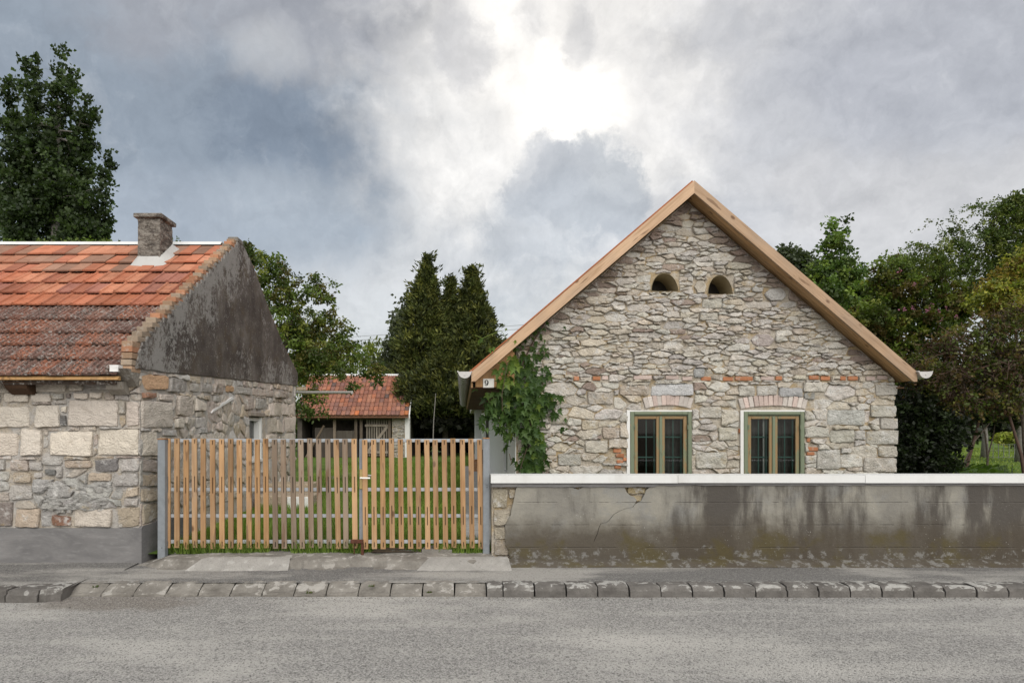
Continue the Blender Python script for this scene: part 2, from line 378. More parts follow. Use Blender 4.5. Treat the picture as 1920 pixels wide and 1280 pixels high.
def m_tile(name, moss):
    t = mat(name); c = tint(t); p = pos(t); rnd = objrand(t)
    sh = t.vmath('ADD', p, t.n('CombineXYZ', {0: t.math('MULTIPLY', rnd, 13.0), 2: t.math('MULTIPLY', rnd, 7.0)}).outputs[0]).outputs[0]
    n1 = t.noise(5, 5, .6, sh); n2 = t.noise(32, 6, .7, sh)
    v = t.math('ADD', t.math('MULTIPLY', rnd, .5), .75)
    c = t.mix(1, c, t.grey(v), 'MULTIPLY')
    c = t.mix(1, c, t.ramp(n1, [(.3, (.75, .72, .70)), (.65, (1.1, 1.1, 1.1))]), 'MULTIPLY')
    c = t.mix(t.sm(n1, .56, .72, 0, .5), c, (.10, .07, .055))
    if moss:
        f = t.math('ADD', n2, t.math('MULTIPLY', t.math('SUBTRACT', rnd, .5), .12))
        c = t.mix(t.sm(f, .48, .56, 0, .8), c, (.045, .037, .030))
        c = t.mix(t.sm(t.noise(19, 7, .75, t.vmath('ADD', sh, (3, 2, 1)).outputs[0]), .535, .60, 0, .8), c, (.33, .31, .285))
    else:
        c = t.mix(t.sm(n2, .60, .72, 0, .45), c, (.13, .09, .07))
    finish(t, c, .8, t.math('ADD', n1, t.math('MULTIPLY', n2, .6)), .5, .012, .25)
m_tile('clay_tile', False); m_tile('mossy_tile', True)

def m_brick():
    t = mat('clay_brick'); c = tint(t); p = pos(t); n1 = t.noise(14, 6, .68, p); rnd = objrand(t)
    c = t.mix(1, c, t.grey(t.math('ADD', t.math('MULTIPLY', rnd, .4), .8)), 'MULTIPLY')
    c = t.mix(t.sm(n1, .54, .68, 0, .5), c, (.42, .38, .34))
    c = t.mix(t.sm(t.noise(40, 5, .7, p), .55, .7, 0, .5), c, (.10, .075, .06))
    finish(t, c, .93, n1, .8, .02, .15)
m_brick()

def m_leaf(name, tr=.35, rough=.5):
    t = mat(name); c = tint(t)
    c = t.mix(1, c, t.grey(t.math('ADD', t.math('MULTIPLY', objrand(t), .3), .85)), 'MULTIPLY')
    tc = t.mix(1, c, (1.25, 1.45, .55), 'MULTIPLY')
    finish(t, c, rough, None, spec=.3, translucent=tr, tcol=tc)
m_leaf('leaf'); m_leaf('needle', .15, .7)
m_simple('bark', (.10, .082, .066), .95, 0, .1, .4, 18, .8)
m_simple('pale_bark', (.22, .205, .185), .95, 0, .1, .35, 14, .8)
m_simple('twig', (.085, .052, .04), .9)

def m_lawn():
    t = mat('lawn_green'); p = pos(t)
    n1 = t.noise(1.3, 6, .65, p); n2 = t.noise(24, 5, .7, p)
    c = t.ramp(n1, [(.3, (.075, .12, .023)), (.55, (.105, .165, .032)), (.75, (.165, .19, .055))])
    c = t.mix(t.sm(n2, .5, .7, 0, .5), c, (.035, .055, .014))
    c = t.mix(t.sm(t.noise(.7, 5, .6, t.vmath('ADD', p, (9, 2, 0)).outputs[0]), .60, .72, 0, .5), c, (.17, .15, .08))
    finish(t, c, .95, n2, .7, .05, .1)
m_lawn()

# ------------------------------------------------------------------ mesh helpers
def tagp(o, label=None, cat=None, group=None, kind=None):
    if label: o['label'] = label
    if cat: o['category'] = cat
    if group: o['group'] = group
    if kind: o['kind'] = kind
    return o
WLOC = {}
def empty(name, loc, label, cat, group=None):
    o = bpy.data.objects.new(name, None); COL.objects.link(o); o.location = loc
    o.empty_display_size = .2; WLOC[o.name] = Vector(loc)
    return tagp(o, label, cat, group)
def link(name, me, parent, wloc, rot=None, scale=None):
    """object with world position wloc under an unrotated parent"""
    o = bpy.data.objects.new(name, me); COL.objects.link(o)
    base = WLOC[parent.name] if parent else Vector((0, 0, 0))
    if parent: o.parent = parent
    o.location = Vector(wloc)-base
    if rot is not None: o.rotation_euler = rot
    if scale is not None: o.scale = scale
    WLOC[o.name] = Vector(wloc)
    return o
def set_tint(me, cols):
    a = me.attributes.new('tint', 'FLOAT_COLOR', 'FACE')
    c = np.ones((len(me.polygons), 4), np.float32); c[:, :3] = cols
    a.data.foreach_set('color', c.ravel())

class MB:
    def __init__(s): s.v = []; s.f = []; s.c = []
    def add(s, vs_, fs, col=None):
        o = len(s.v); s.v.extend(Vector(q) for q in vs_)
        s.f.extend(tuple(i+o for i in f) for f in fs); s.c.extend([col or (1, 1, 1)]*len(fs)); return s
    def box(s, x0, x1, y0, y1, z0, z1, col=None):
        return s.add([(x0, y0, z0), (x1, y0, z0), (x1, y1, z0), (x0, y1, z0), (x0, y0, z1), (x1, y0, z1), (x1, y1, z1), (x0, y1, z1)],
                     [(0, 3, 2, 1), (4, 5, 6, 7), (0, 1, 5, 4), (1, 2, 6, 5), (2, 3, 7, 6), (3, 0, 4, 7)], col)
    def rbox(s, x0, x1, y0, y1, z0, z1, b=.005, col=None):
        """box with chamfered edges"""
        vs_ = []; lim = ((x0, x1), (y0, y1), (z0, z1))
        fs = []
        idx = {}
        for sx in (0, 1):
            for sy in (0, 1):
                for sz in (0, 1):
                    c = [lim[0][sx], lim[1][sy], lim[2][sz]]; sg = [1 if q == 0 else -1 for q in (sx, sy, sz)]
                    for ax in range(3):
                        q = [c[k]+(0 if k == ax else sg[k]*b) for k in range(3)]
                        idx[(sx, sy, sz, ax)] = len(vs_); vs_.append(q)
        cn = Vector(((x0+x1)/2, (y0+y1)/2, (z0+z1)/2))
        def face(ids):
            p = [Vector(vs_[i]) for i in ids]; n = (p[1]-p[0]).cross(p[2]-p[0]); m = sum(p, Vector())/len(p)
            fs.append(tuple(ids) if n.dot(m-cn) > 0 else tuple(reversed(ids)))
        for ax in range(3):
            o1, o2 = [k for k in range(3) if k != ax]
            for sd_ in (0, 1):
                ids = []
                for a, b_ in ((0, 0), (1, 0), (1, 1), (0, 1)):
                    k = [0, 0, 0]; k[ax] = sd_; k[o1] = a; k[o2] = b_; ids.append(idx[(*k, ax)])
                face(ids)
            for a in (0, 1):
                for b_ in (0, 1):
                    ids = []
                    for e, axx in ((0, o1), (0, o2), (1, o2), (1, o1)):
                        k = [0, 0, 0]; k[ax] = e; k[o1] = a; k[o2] = b_; ids.append(idx[(*k, axx)])
                    face(ids)
        for sx in (0, 1):
            for sy in (0, 1):
                for sz in (0, 1): face([idx[(sx, sy, sz, q)] for q in range(3)])
        return s.add(vs_, fs, col)
    def prism(s, poly, axis, a, b, col=None):
        """poly: 2D list in the two other axes (cyclic order), extruded along axis from a to b"""
        n = len(poly); vs_ = []
        for q in (a, b):
            for p in poly:
                vs_.append({'x': (q, p[0], p[1]), 'y': (p[0], q, p[1]), 'z': (p[0], p[1], q)}[axis])
        ar = sum(poly[i][0]*poly[(i+1) % n][1]-poly[(i+1) % n][0]*poly[i][1] for i in range(n))
        fl = (ar > 0) ^ (axis == 'y') ^ (b < a)
        f1 = tuple(range(n)); f2 = tuple(range(n, 2*n))
        fs = [tuple(reversed(f1)) if fl else f1, f2 if fl else tuple(reversed(f2))]
        for i in range(n):
            j = (i+1) % n; q = (i, j, j+n, i+n); fs.append(q if fl else tuple(reversed(q)))
        return s.add(vs_, fs, col)
    def tube(s, pts, rad, seg=6, col=None, cap=True):
        pts = [Vector(p) for p in pts]
        if not isinstance(rad, (list, tuple)): rad = [rad]*len(pts)
        vs_ = []; fs = []
        ref = None
        for i, p in enumerate(pts):
            d = (pts[min(i+1, len(pts)-1)]-pts[max(i-1, 0)]).normalized()
            if ref is None: ref = d.orthogonal().normalized()
            a = (ref-d*ref.dot(d)); a = a.normalized() if a.length > 1e-6 else d.orthogonal().normalized(); ref = a
            b = d.cross(a)
            for k in range(seg):
                an = 2*PI*k/seg; vs_.append(p+a*math.cos(an)*rad[i]+b*math.sin(an)*rad[i])
        for i in range(len(pts)-1):
            for k in range(seg):
                j = (k+1) % seg; fs.append((i*seg+k, i*seg+j, (i+1)*seg+j, (i+1)*seg+k))
        if cap: fs.append(tuple(reversed(range(seg)))); fs.append(tuple(range((len(pts)-1)*seg, len(pts)*seg)))
        return s.add(vs_, fs, col)
    def mesh(s, name, m, origin=(0, 0, 0), smooth=False):
        o = Vector(origin); me = bpy.data.meshes.new(name)
        me.from_pydata([tuple(q-o) for q in s.v], [], s.f); me.materials.append(M[m] if isinstance(m, str) else m)
        set_tint(me, s.c)
        if smooth: me.polygons.foreach_set('use_smooth', [True]*len(me.polygons))
        return me
    def build(s, name, m, parent=None, origin=None, smooth=False, kind=None):
        if origin is None: origin = WLOC[parent.name] if parent else Vector((0, 0, 0))
        o = link(name, s.mesh(name, m, origin, smooth), parent, origin)
        if kind: o['kind'] = kind
        return o
def structure(o): o['kind'] = 'structure'; return o

def np_tris(name, V, F, m, cols, parent=None, origin=(0, 0, 0), smooth=False):
    """fast mesh from numpy: V (n,3) in world space, F (k,3), cols (k,3)"""
    me = bpy.data.meshes.new(name); n = len(F)
    me.vertices.add(len(V)); me.vertices.foreach_set('co', (V-np.array(origin)).astype(np.float32).ravel())
    me.loops.add(n*3); me.loops.foreach_set('vertex_index', F.astype(np.int32).ravel())
    me.polygons.add(n); me.polygons.foreach_set('loop_start', np.arange(0, n*3, 3, dtype=np.int32))
    try: me.polygons.foreach_set('loop_total', np.full(n, 3, np.int32))
    except Exception: pass
    me.materials.append(M[m]); set_tint(me, cols); me.update(calc_edges=True); me.validate()
    return link(name, me, parent, origin)

# ------------------------------------------------------------------ rubble generator
def clip(poly, nx, ny, c):
    out = []; n = len(poly)
    for i in range(n):
        a, b = poly[i], poly[(i+1) % n]; da = nx*a[0]+ny*a[1]-c; db = nx*b[0]+ny*b[1]-c
        if da <= 0: out.append(a)
        if (da < 0 < db) or (db < 0 < da):
            t = da/(da-db); out.append((a[0]+(b[0]-a[0])*t, a[1]+(b[1]-a[1])*t))
    return out
def area(p): return abs(sum(p[i][0]*p[(i+1) % len(p)][1]-p[(i+1) % len(p)][0]*p[i][1] for i in range(len(p))))/2
def centroid(p): return (sum(q[0] for q in p)/len(p), sum(q[1] for q in p)/len(p))

def rubble(box, size, inside, rects, halfs, asp, rng, tries=9000, lo=.55, hi=1.5):
    """irregular cells over the box (u0,v0,u1,v1); size(u,v) = mean stone width; asp = width / height"""
    u0, v0, u1, v1 = box; S = []
    cell = {}
    for _ in range(tries):
        u = rng.uniform(u0, u1); v = rng.uniform(v0, v1)
        if not inside(u, v): continue
        if any(a-.02 < u < c+.02 and b-.01 < v < d+.01 for a, b, c, d in rects): continue
        r = size(u, v)*.5*rng.uniform(lo, hi)*(1 if rng.random() < .85 else 1.35)
        y = v*asp; ok = True
        for (a, b, rr) in S:
            if (a-u)**2+(b-y)**2 < (.92*(r+rr))**2*.80: ok = False; break
        if ok: S.append((u, y, r))
    A = np.array(S); out = []
    for i in range(len(S)):
        dx = A[:, 0]-A[i, 0]; dy = A[:, 1]-A[i, 1]; d2 = dx*dx+dy*dy
        idx = np.argsort(d2)[1:26]
        R = A[i, 2]*2.6+.1
        p = [(A[i, 0]-R, A[i, 1]-R), (A[i, 0]+R, A[i, 1]-R), (A[i, 0]+R, A[i, 1]+R), (A[i, 0]-R, A[i, 1]+R)]
        for j in idx:
            c = (A[j, 0]**2+A[j, 1]**2-A[j, 2]**2-(A[i, 0]**2+A[i, 1]**2-A[i, 2]**2))/2
            p = clip(p, dx[j], dy[j], c)
            if len(p) < 3: break
        if len(p) < 3: continue
        p = [(a, b/asp) for a, b in p]
        p = clip(p, -1, 0, -u0); p = clip(p, 1, 0, u1); p = clip(p, 0, -1, -v0); p = clip(p, 0, 1, v1)
        for h in halfs:
            if len(p) >= 3: p = clip(p, *h)
        cu, cv = A[i, 0], A[i, 1]/asp
        for (a, b, c_, d) in rects:
            if len(p) < 3: break
            pu = [q[0] for q in p]; pv = [q[1] for q in p]
            if max(pu) <= a or min(pu) >= c_ or max(pv) <= b or min(pv) >= d: continue
            best = max([(a-cu, (1, 0, a)), (cu-c_, (-1, 0, -c_)), (b-cv, (0, 1, b)), (cv-d, (0, -1, -d))], key=lambda q: q[0]*(asp if q[1][1] else 1))
            p = clip(p, *best[1])
        if len(p) >= 3 and area(p) > .0009: out.append(p)
    return out

def stone_geo(mb, poly, fr, rng, proud=.03, gap=.008, col=(1, 1, 1), rough=.007, seg=.07, dome=.6, rings=2, amp=0.0, rnd_=.10):
    """one stone: outline roughened and rounded, pulled out of the wall along the frame's normal"""
    o, U, V_, N_ = fr
    cu, cv = centroid(poly); pts = []
    n = len(poly)
    for i in range(n):
        a, b = poly[i], poly[(i+1) % n]; L = math.hypot(b[0]-a[0], b[1]-a[1]); k = max(1, int(L/seg+.4))
        for j in range(k):
            t = j/k; t2 = t
            pts.append((a[0]+(b[0]-a[0])*t2, a[1]+(b[1]-a[1])*t2))
    # cut corners
    q = []
    for i in range(len(pts)):
        a, b, c = pts[i-1], pts[i], pts[(i+1) % len(pts)]
        q.append((b[0]*(1-2*rnd_)+(a[0]+c[0])*rnd_, b[1]*(1-2*rnd_)+(a[1]+c[1])*rnd_))
    pts = []
    for (u, v) in q:
        du, dv = cu-u, cv-v; L = math.hypot(du, dv)+1e-6; g = min(gap*rng.uniform(.5, 1.7), L*.4)
        pts.append((u+du/L*g+rng.uniform(-rough, rough), v+dv/L*g+rng.uniform(-rough, rough)))
    n = len(pts)
    tu, tv = rng.uniform(-.10, .10), rng.uniform(-.16, .10)
    w_ = max(p[0] for p in pts)-min(p[0] for p in pts); h_ = max(p[1] for p in pts)-min(p[1] for p in pts)
    def W(u, v, h):
        h += (tu*(u-cu)+tv*(v-cv))*(1 if h > 0 else 0)
        return o+U*u+V_*v+N_*h
    vs_ = [W(u, v, -.03) for u, v in pts]; fs = []
    prof = [(.985, .62), (.80, 1.0)] if rings == 2 else [(.985, .5), (.93, .88), (.66, 1.0), (.34, 1.04)]
    for k, (s_, hh) in enumerate(prof):
        ed = min(w_, h_)*.5*(1-s_)
        for (u, v) in pts:
            du, dv = cu-u, cv-v; L = math.hypot(du, dv)+1e-6
            e = min(ed/L*1.6, 1-s_) if rings == 2 else 1-s_
            if rings == 2 and k == 1: e = min(max(ed*1.3, .012)/L, .55)
            uu, vv = u+du*e, v+dv*e
            z_ = proud*hh+rng.uniform(-1, 1)*proud*(.16 if rings == 2 else .05)
            if amp: z_ += amp*mnoise.noise(Vector((uu*9, vv*9, proud*50)))
            vs_.append(W(uu, vv, max(z_, .001)))
    vs_.append(W(cu, cv, proud*(1+.15*dome)))
    R_ = len(prof)
    for k in range(R_):
        for i in range(n):
            j = (i+1) % n; fs.append((k*n+i, k*n+j, (k+1)*n+j, (k+1)*n+i))
    c_ = len(vs_)-1
    for i in range(n): fs.append((R_*n+i, R_*n+(i+1) % n, c_))
    # orientation
    ar = sum(poly[i][0]*poly[(i+1) % len(poly)][1]-poly[(i+1) % len(poly)][0]*poly[i][1] for i in range(len(poly)))
    if (ar > 0) != (U.cross(V_).dot(N_) > 0): fs = [tuple(reversed(f)) for f in fs]
    mb.add(vs_, fs, col)
    return o+U*cu+V_*cv

def lay_stones(cells, fr, parent, rng, colf, m='limestone', limit=300, proud=(.014, .04), gap=.008, name='stone', **kw):
    """the largest cells become stones of their own, the rest one joined part"""
    cells = sorted(cells, key=area, reverse=True)
    rest = MB(); k = 0
    for i, p in enumerate(cells):
        mb = MB() if i < limit else rest
        pr = rng.uniform(*proud); c = colf(*centroid(p))
        cen = stone_geo(mb, p, fr, rng, pr, gap, c, **kw)
        if i < limit: mb.build(name, m, parent, origin=cen)
    if rest.v: rest.build('small_'+name, m, parent, kind='stuff')

# ================================================================== SETTING
def gz(y): return .12+.016*max(0, min(y, 30)-9)          # the yard climbs gently
gm = MB(); gm.add([(-400, -300, -.2), (400, -300, -.2), (400, 500, -.2), (-400, 500, -.2)], [(0, 1, 2, 3)])
structure(gm.build('ground', 'soil'))
rm = MB(); ys = [-7, 0, 3, 4, 5, 6, 6.6, 7.0, 7.33]; xs = [-40+2*i for i in range(41)]
rv = [(x, y, -.12+.012*mnoise.noise(Vector((x*.35, y*.5, 0)))*(1 if y < 7 else .3)) for y in ys for x in xs]
nf = len(xs)
rm.add(rv, [(j*nf+i, j*nf+i+1, (j+1)*nf+i+1, (j+1)*nf+i) for j in range(len(ys)-1) for i in range(nf-1)])
structure(rm.build('road', 'road_asphalt', smooth=True))
pv = MB()
def strip(mb, x0, x1, prof, nx=24, jz=.004, seed=0):
    """sheet between x0 and x1 following a profile of (y, z)"""
    xs_ = [x0+(x1-x0)*i/nx for i in range(nx+1)]; n_ = nx+1
    v_ = [(x, y+.02*mnoise.noise(Vector((x*1.3, y, seed)))*(0 < k < len(prof)-1), z+jz*mnoise.noise(Vector((x*2, y*5, seed+3)))) for k, (y, z) in enumerate(prof) for x in xs_]
    mb.add(v_, [(j*n_+i, j*n_+i+1, (j+1)*n_+i+1, (j+1)*n_+i) for j in range(len(prof)-1) for i in range(nx)])
strip(pv, .33, 30, [(7.48, -.012), (7.7, 0), (8.1, .004), (8.36, .012), (8.8, .03)], 60)
strip(pv, -4.2, .33, [(7.50, -.012), (7.7, 0), (8.0, .004), (8.8, .012)], 40)
strip(pv, -30, -4.2, [(7.33, -.012), (7.6, .0), (8.0, .004), (8.8, .006)], 60)
structure(pv.build('pavement', 'pavement_asphalt', smooth=True))
# a bead of rubble-strewn cement along the foot of the old house
bead = MB(); strip(bead, -9.5, -4.0, [(8.02, -.004), (8.1, .014), (8.28, .020), (8.44, .03)], 40, .008, 5)
structure(bead.build('pavement', 'pavement_asphalt', smooth=True))
foot = MB(); strip(foot, .50, 13.9, [(8.22, .008), (8.30, .05), (8.37, .075), (8.45, .08)], 90, .010, 8)
structure(foot.build('wall_footing', 'stained_concrete', smooth=True))

# kerb: stones with a rounded nose on both sides, sunken slabs in front of the gate
kerb = structure(empty('kerb', (-2, 7.4, -.12), None, None))
def kerb_mesh(w_, dep, seed, ramp=False):
    rr = random.Random(seed)
    prof = [(0, -.15), (0, -.05), (.008, -.022), (.028, -.006), (.06, .002), (dep*.6, .004), (dep, .0), (dep, -.15)] if not ramp else \
           [(0, -.15), (0, -.10), (.006, -.088), (.05, -.078), (dep*.5, -.042), (dep*.9, -.006), (dep, -.008), (dep, -.15)]
    nx = 6; mb = MB(); n_ = len(prof); v_ = []
    for i in range(nx+1):
        e = 1 if i in (0, nx) else 0
        for k, (y, z) in enumerate(prof):
            r_ = .006 if 0 < k < n_-1 else .0
            yy = y+rr.uniform(-r_, r_); zz = z+rr.uniform(-r_, r_)-(.008 if e and k > 0 and k < n_-1 else 0)
            if e and k == 2 and rr.random() < .4: yy += .02; zz -= .015
            v_.append((w_*i/nx+(0 if not e else (.004 if i == 0 else -.004)*rr.uniform(0, 1.6)), yy, zz))
    f_ = [(i*n_+k, (i+1)*n_+k, (i+1)*n_+k+1, i*n_+k+1) for i in range(nx) for k in range(n_-1)]
    f_ += [tuple(range(n_)), tuple(reversed(range(nx*n_, nx*n_+n_)))]
    mb.add(v_, f_); return mb
KM = [kerb_mesh(.327, .25, k).mesh('kerb_stone', 'kerb_concrete') for k in range(4)]
KS = [kerb_mesh(.337, .24, 20+k, True).mesh('kerb_slab', 'slab_concrete') for k in range(4)]
hm = kerb_mesh(.170, .25, 9).mesh('kerb_stone', 'kerb_concrete')
x = .262; link('kerb_stone', hm, kerb, (x, 7.29, 0)); x += .178
while x < 11:
    link('kerb_stone', KM[RNG.randrange(4)], kerb, (x, 7.285+RNG.uniform(-.006, .006), RNG.uniform(-.006, .006)), (RNG.uniform(-.01, .01), RNG.uniform(-.012, .012), RNG.uniform(-.008, .008))); x += .337
x = -4.22
while x < .2:
    link('kerb_slab', KS[RNG.randrange(4)], kerb, (x, 7.315+RNG.uniform(-.01, .01), RNG.uniform(-.008, .006)), (RNG.uniform(-.015, .02), RNG.uniform(-.015, .015), RNG.uniform(-.012, .012))); x += .3448
KL = kerb_mesh(.327, .34, 31).mesh('kerb_stone', 'kerb_concrete')
end = kerb_mesh(.205, .40, 33); 
for v_ in end.v:
    if v_.x > .1: v_.z -= .0; v_.y += .03
link('kerb_stone', end.mesh('kerb_stone', 'kerb_concrete'), kerb, (-4.385, 7.07, .012), (0, .03, .10))
x = -4.725
while x > -8:
    link('kerb_stone', KL if RNG.random() < .6 else KM[1], kerb, (x, 7.06+RNG.uniform(-.01, .01), .006+RNG.uniform(-.008, .008)), (RNG.uniform(-.02, .02), RNG.uniform(-.015, .015), RNG.uniform(-.01, .01))); x -= .338

# broken concrete apron before the gate, with two cement ramps
ap = MB(); nx_ = 110; prof = [(8.74, .125), (8.60, .118), (8.46, .110), (8.36, .102), (8.29, .094), (8.25, .080), (8.235, .045), (8.21, .012), (8.12, .004), (8.06, -.015)]; v_ = []
for k, (y_, z_) in enumerate(prof):
    for i in range(nx_+1):
        x_ = -3.98+(.50+3.98)*i/nx_; e = min(1, (x_+3.98)/.35, (.50-x_)/.10)
        bite = .10*mnoise.noise(Vector((x_*1.3, 3, 1)))+.055*mnoise.noise(Vector((x_*4.5, 1, 7)))+.03*mnoise.noise(Vector((x_*13, 2, 5)))
        yy = y_+(bite if 3 <= k <= 7 else bite*.4 if k > 7 else 0)+(1-e)*.10*(k > 2); zz = z_+.022*mnoise.noise(Vector((x_*2.2, y_*4, 2)))*(k < 8)+.008*mnoise.noise(Vector((x_*14, y_*19, 2)))*(k < 9)
        if e < 1 and k < 8: zz = zz*max(e, .15)+.0
        v_.append((x_, yy, zz))
w2 = nx_+1; ap.add(v_, [(k*w2+i, k*w2+w2+i, k*w2+w2+i+1, k*w2+i+1) for k in range(len(prof)-1) for i in range(nx_)])
structure(ap.build('driveway_apron', 'slab_concrete'))
def ramp(x0, x1, seed, dx=.12):
    mb = MB(); n2 = 14; v_ = []
    for k, (yy, zz) in enumerate([(8.38, .112), (8.27, .106), (8.18, .055), (8.07, .006), (8.05, -.02)]):
        for i in range(n2+1):
            xx = x0-dx*k*.5+(x1-x0+dx*k*.6)*i/n2
            v_.append((xx+.02*mnoise.noise(Vector((i, k, seed))), yy+.03*mnoise.noise(Vector((i*.7, k, seed+2))), zz+.01*mnoise.noise(Vector((i*.9, k*2, seed+5)))))
    w2 = n2+1
    mb.add(v_, [(k*w2+i, k*w2+w2+i, k*w2+w2+i+1, k*w2+i+1) for k in range(4) for i in range(n2)])
    structure(mb.build('driveway_apron', 'patch_cement', smooth=True))
ramp(-3.10, -2.10, 1); ramp(-.36, .55, 7)

# lawn
lw = MB(); xs = [-60, -30, -15, -10, -6, -5]+[-4+.5*i for i in range(13)]+[3, 5, 7, 8, 9, 10, 12, 14, 17, 20, 25, 30, 40, 60]; ys = [8.6, 8.8]+[9+.75*i for i in range(29)]+[32, 36, 42, 50, 60, 80, 120, 200]
lv = [(x_, y_, gz(y_)-.012+.02*mnoise.noise(Vector((x_*.7, y_*.7, 3)))) for y_ in ys for x_ in xs]; nf = len(xs)
lw.add(lv, [(j*nf+i, j*nf+i+1, (j+1)*nf+i+1, (j+1)*nf+i) for j in range(len(ys)-1) for i in range(nf-1)])
structure(lw.build('lawn', 'lawn_green', smooth=True))
pt = MB(); y = 8.95; 
while y < 23:
    L = 1.25; x0, x1 = .04, .80
    z0, z1 = gz(y)+.03, gz(y+L)+.03; g = .012
    pt.add([(x0, y+g, z0), (x1, y+g, z0), (x1, y+L-g, z1), (x0, y+L-g, z1), (x0, y+g, z0-.08), (x1, y+g, z0-.08), (x1, y+L-g, z1-.08), (x0, y+L-g, z1-.08)],
           [(0, 1, 2, 3), (0, 4, 5, 1), (1, 5, 6, 2), (2, 6, 7, 3), (3, 7, 4, 0)]); y += L
structure(pt.build('garden_path', 'path_concrete'))
so = MB(); 
so.add([(X(700, 8.8)+.1*i+0, 8.63+.0*j+(.30*j), .1225+.0*i+.0052*j) for j in range(2) for i in range(15)], [(i, i+1, i+16, i+15) for i in range(14)])
structure(so.build('bare_soil', 'soil'))

# grass blades
def blades(name, n, xr, yr, h0, h1, wd, keep, seed, kind='stuff', cols=((.135, .215, .034), (.24, .32, .065), (.09, .145, .025))):
    r = np.random.default_rng(seed)
    px_ = r.uniform(*xr, n*2); yy = yr[0]+(yr[1]-yr[0])*r.random(n*2)**1.35
    k = np.array([keep(a, b) for a, b in zip(px_, yy)]); px_, yy = px_[k][:n], yy[k][:n]; n = len(px_)
    h = r.uniform(h0, h1, n); a = r.uniform(0, 2*PI, n); ln = r.uniform(.1, .7, n)*h; b = r.uniform(0, 2*PI, n)
    sc_ = 1+np.maximum(0, yy-10)*.04; wdt = wd*sc_
    zz = np.array([gz(q) for q in yy])-.012
    V = np.zeros((n, 3, 3)); V[:, 0] = np.stack([px_-np.cos(a)*wdt, yy-np.sin(a)*wdt, zz], 1); V[:, 1] = np.stack([px_+np.cos(a)*wdt, yy+np.sin(a)*wdt, zz], 1)
    V[:, 2] = np.stack([px_+np.cos(b)*ln, yy+np.sin(b)*ln, zz+h], 1)
    cc = np.array(cols); t_ = r.random((n, 1)); pat = np.array([mnoise.noise(Vector((p_*.8, q_*.5, 6))) for p_, q_ in zip(px_, yy)])[:, None]
    c = cc[0]*(1-t_)+cc[1]*t_; c = c*(1+.5*pat); c = np.where(r.random((n, 1)) < .25, cc[2], c)
    o = np_tris(name, V.reshape(-1, 3), np.arange(n*3).reshape(-1, 3), 'leaf', np.clip(c, .005, 1))
    o['kind'] = kind; return o
tagp(blades('grass', 70000, (-4.3, 1.2), (8.66, 26), .05, .16, .006, lambda a, b: not (.02 < a < .82 and b > 8.9) and a > -3.84-(b > 16.3)*3 and not (a > .8 and b < 40) and not (-1.2 < a < -.35 and b < 9.0 and mnoise.noise(Vector((a*5, b*5, 1))) > -.35), 3), 'short mown grass of the yard behind the slatted gate', 'grass')
tagp(blades('grass', 6000, (-3.6, .25), (8.58, 9.1), .06, .22, .007, lambda a, b: (a < -1.15 or a > -.30) and mnoise.noise(Vector((a*2.5, b*2.5, 8))) > -.25, 5), 'rank tufts of grass along the sill under the gate', 'grass')
tagp(blades('grass', 22000, (7, 34), (17, 70), .03, .08, .02, lambda a, b: a > .40*b-4 and a < .86*b, 9, cols=((.16, .22, .035), (.25, .30, .07), (.12, .16, .03))), 'sunlit orchard grass seen under the dark trees', 'grass')
def weed(px, py, z_, s, seed):
    d = (EYE-z_)*FPX/(py-VY); r = random.Random(seed); mb = MB(); b = P(px, py, d)
    for _ in range(26):
        a = r.uniform(0, 2*PI); l = s*r.uniform(.4, 1); h = s*r.uniform(.2, .8); o_ = Vector((r.uniform(-1, 1)*s*.7, r.uniform(-.3, .3)*s, 0)); n_ = Vector((-math.sin(a), math.cos(a), 0))*.006
        t_ = b+o_+Vector((math.cos(a)*l*.5, math.sin(a)*l*.5, h)); m_ = b+o_+(t_-b-o_)*.5
        c = (r.uniform(.06, .14), r.uniform(.09, .15), .04); mb.add([b+o_, m_+n_, t_, m_-n_], [(0, 1, 2), (0, 2, 3)], c)
    return mb
wi = 0
for px, py, z_, s, lab in [(178, 1101, -.05, .05, 'small grey-green weed in the gap beside the curved end kerb'), (697, 1100, -.03, .045, 'tiny green weed sprouting on the sunken kerb slabs below the gate stop'),
                      (580, 1112, -.085, .04, 'dry straw-like tuft at the lip of the sunken kerb, under the weathered slats'), (805, 1111, -.085, .035, 'low weed at the kerb lip just below the loose paving slab')]:
    o = weed(px, py, z_, s, wi).build('weed', 'leaf', origin=P(px, py, (EYE-z_)*FPX/(py-VY))); tagp(o, lab, 'weed', 'weeds in the kerb joints'); wi += 1
# grit and crumbs in the gutter of the road
gr = MB(); r = random.Random(4)
for _ in range(900):
    x_ = r.uniform(-5, 7); y_ = 7.27-abs(r.gauss(0, .06)); 
    if x_ < -4.1: y_ = 7.04-abs(r.gauss(0, .05))
    if -4.2 < x_ < -3.3 and r.random() < .6: y_ = r.uniform(6.75, 7.25)
    s = r.uniform(.004, .012)*(1.7 if r.random() < .08 else 1); g = r.uniform(.08, .34)
    p_ = [Vector((x_+s*math.cos(a)*r.uniform(.6, 1.2), y_+s*math.sin(a)*r.uniform(.6, 1.2), -.121)) for a in (0, 1.26, 2.5, 3.8, 5.0)]
    t_ = Vector((x_, y_, -.121+s*r.uniform(.5, 1.1))); gr.add(p_+[t_], [(i, (i+1) % 5, 5) for i in range(5)], (g, g*.93, g*.84))
tagp(gr.build('gravel', 'tuff_block', kind='stuff'), 'loose grit and crumbs swept along the kerb foot', 'grit')

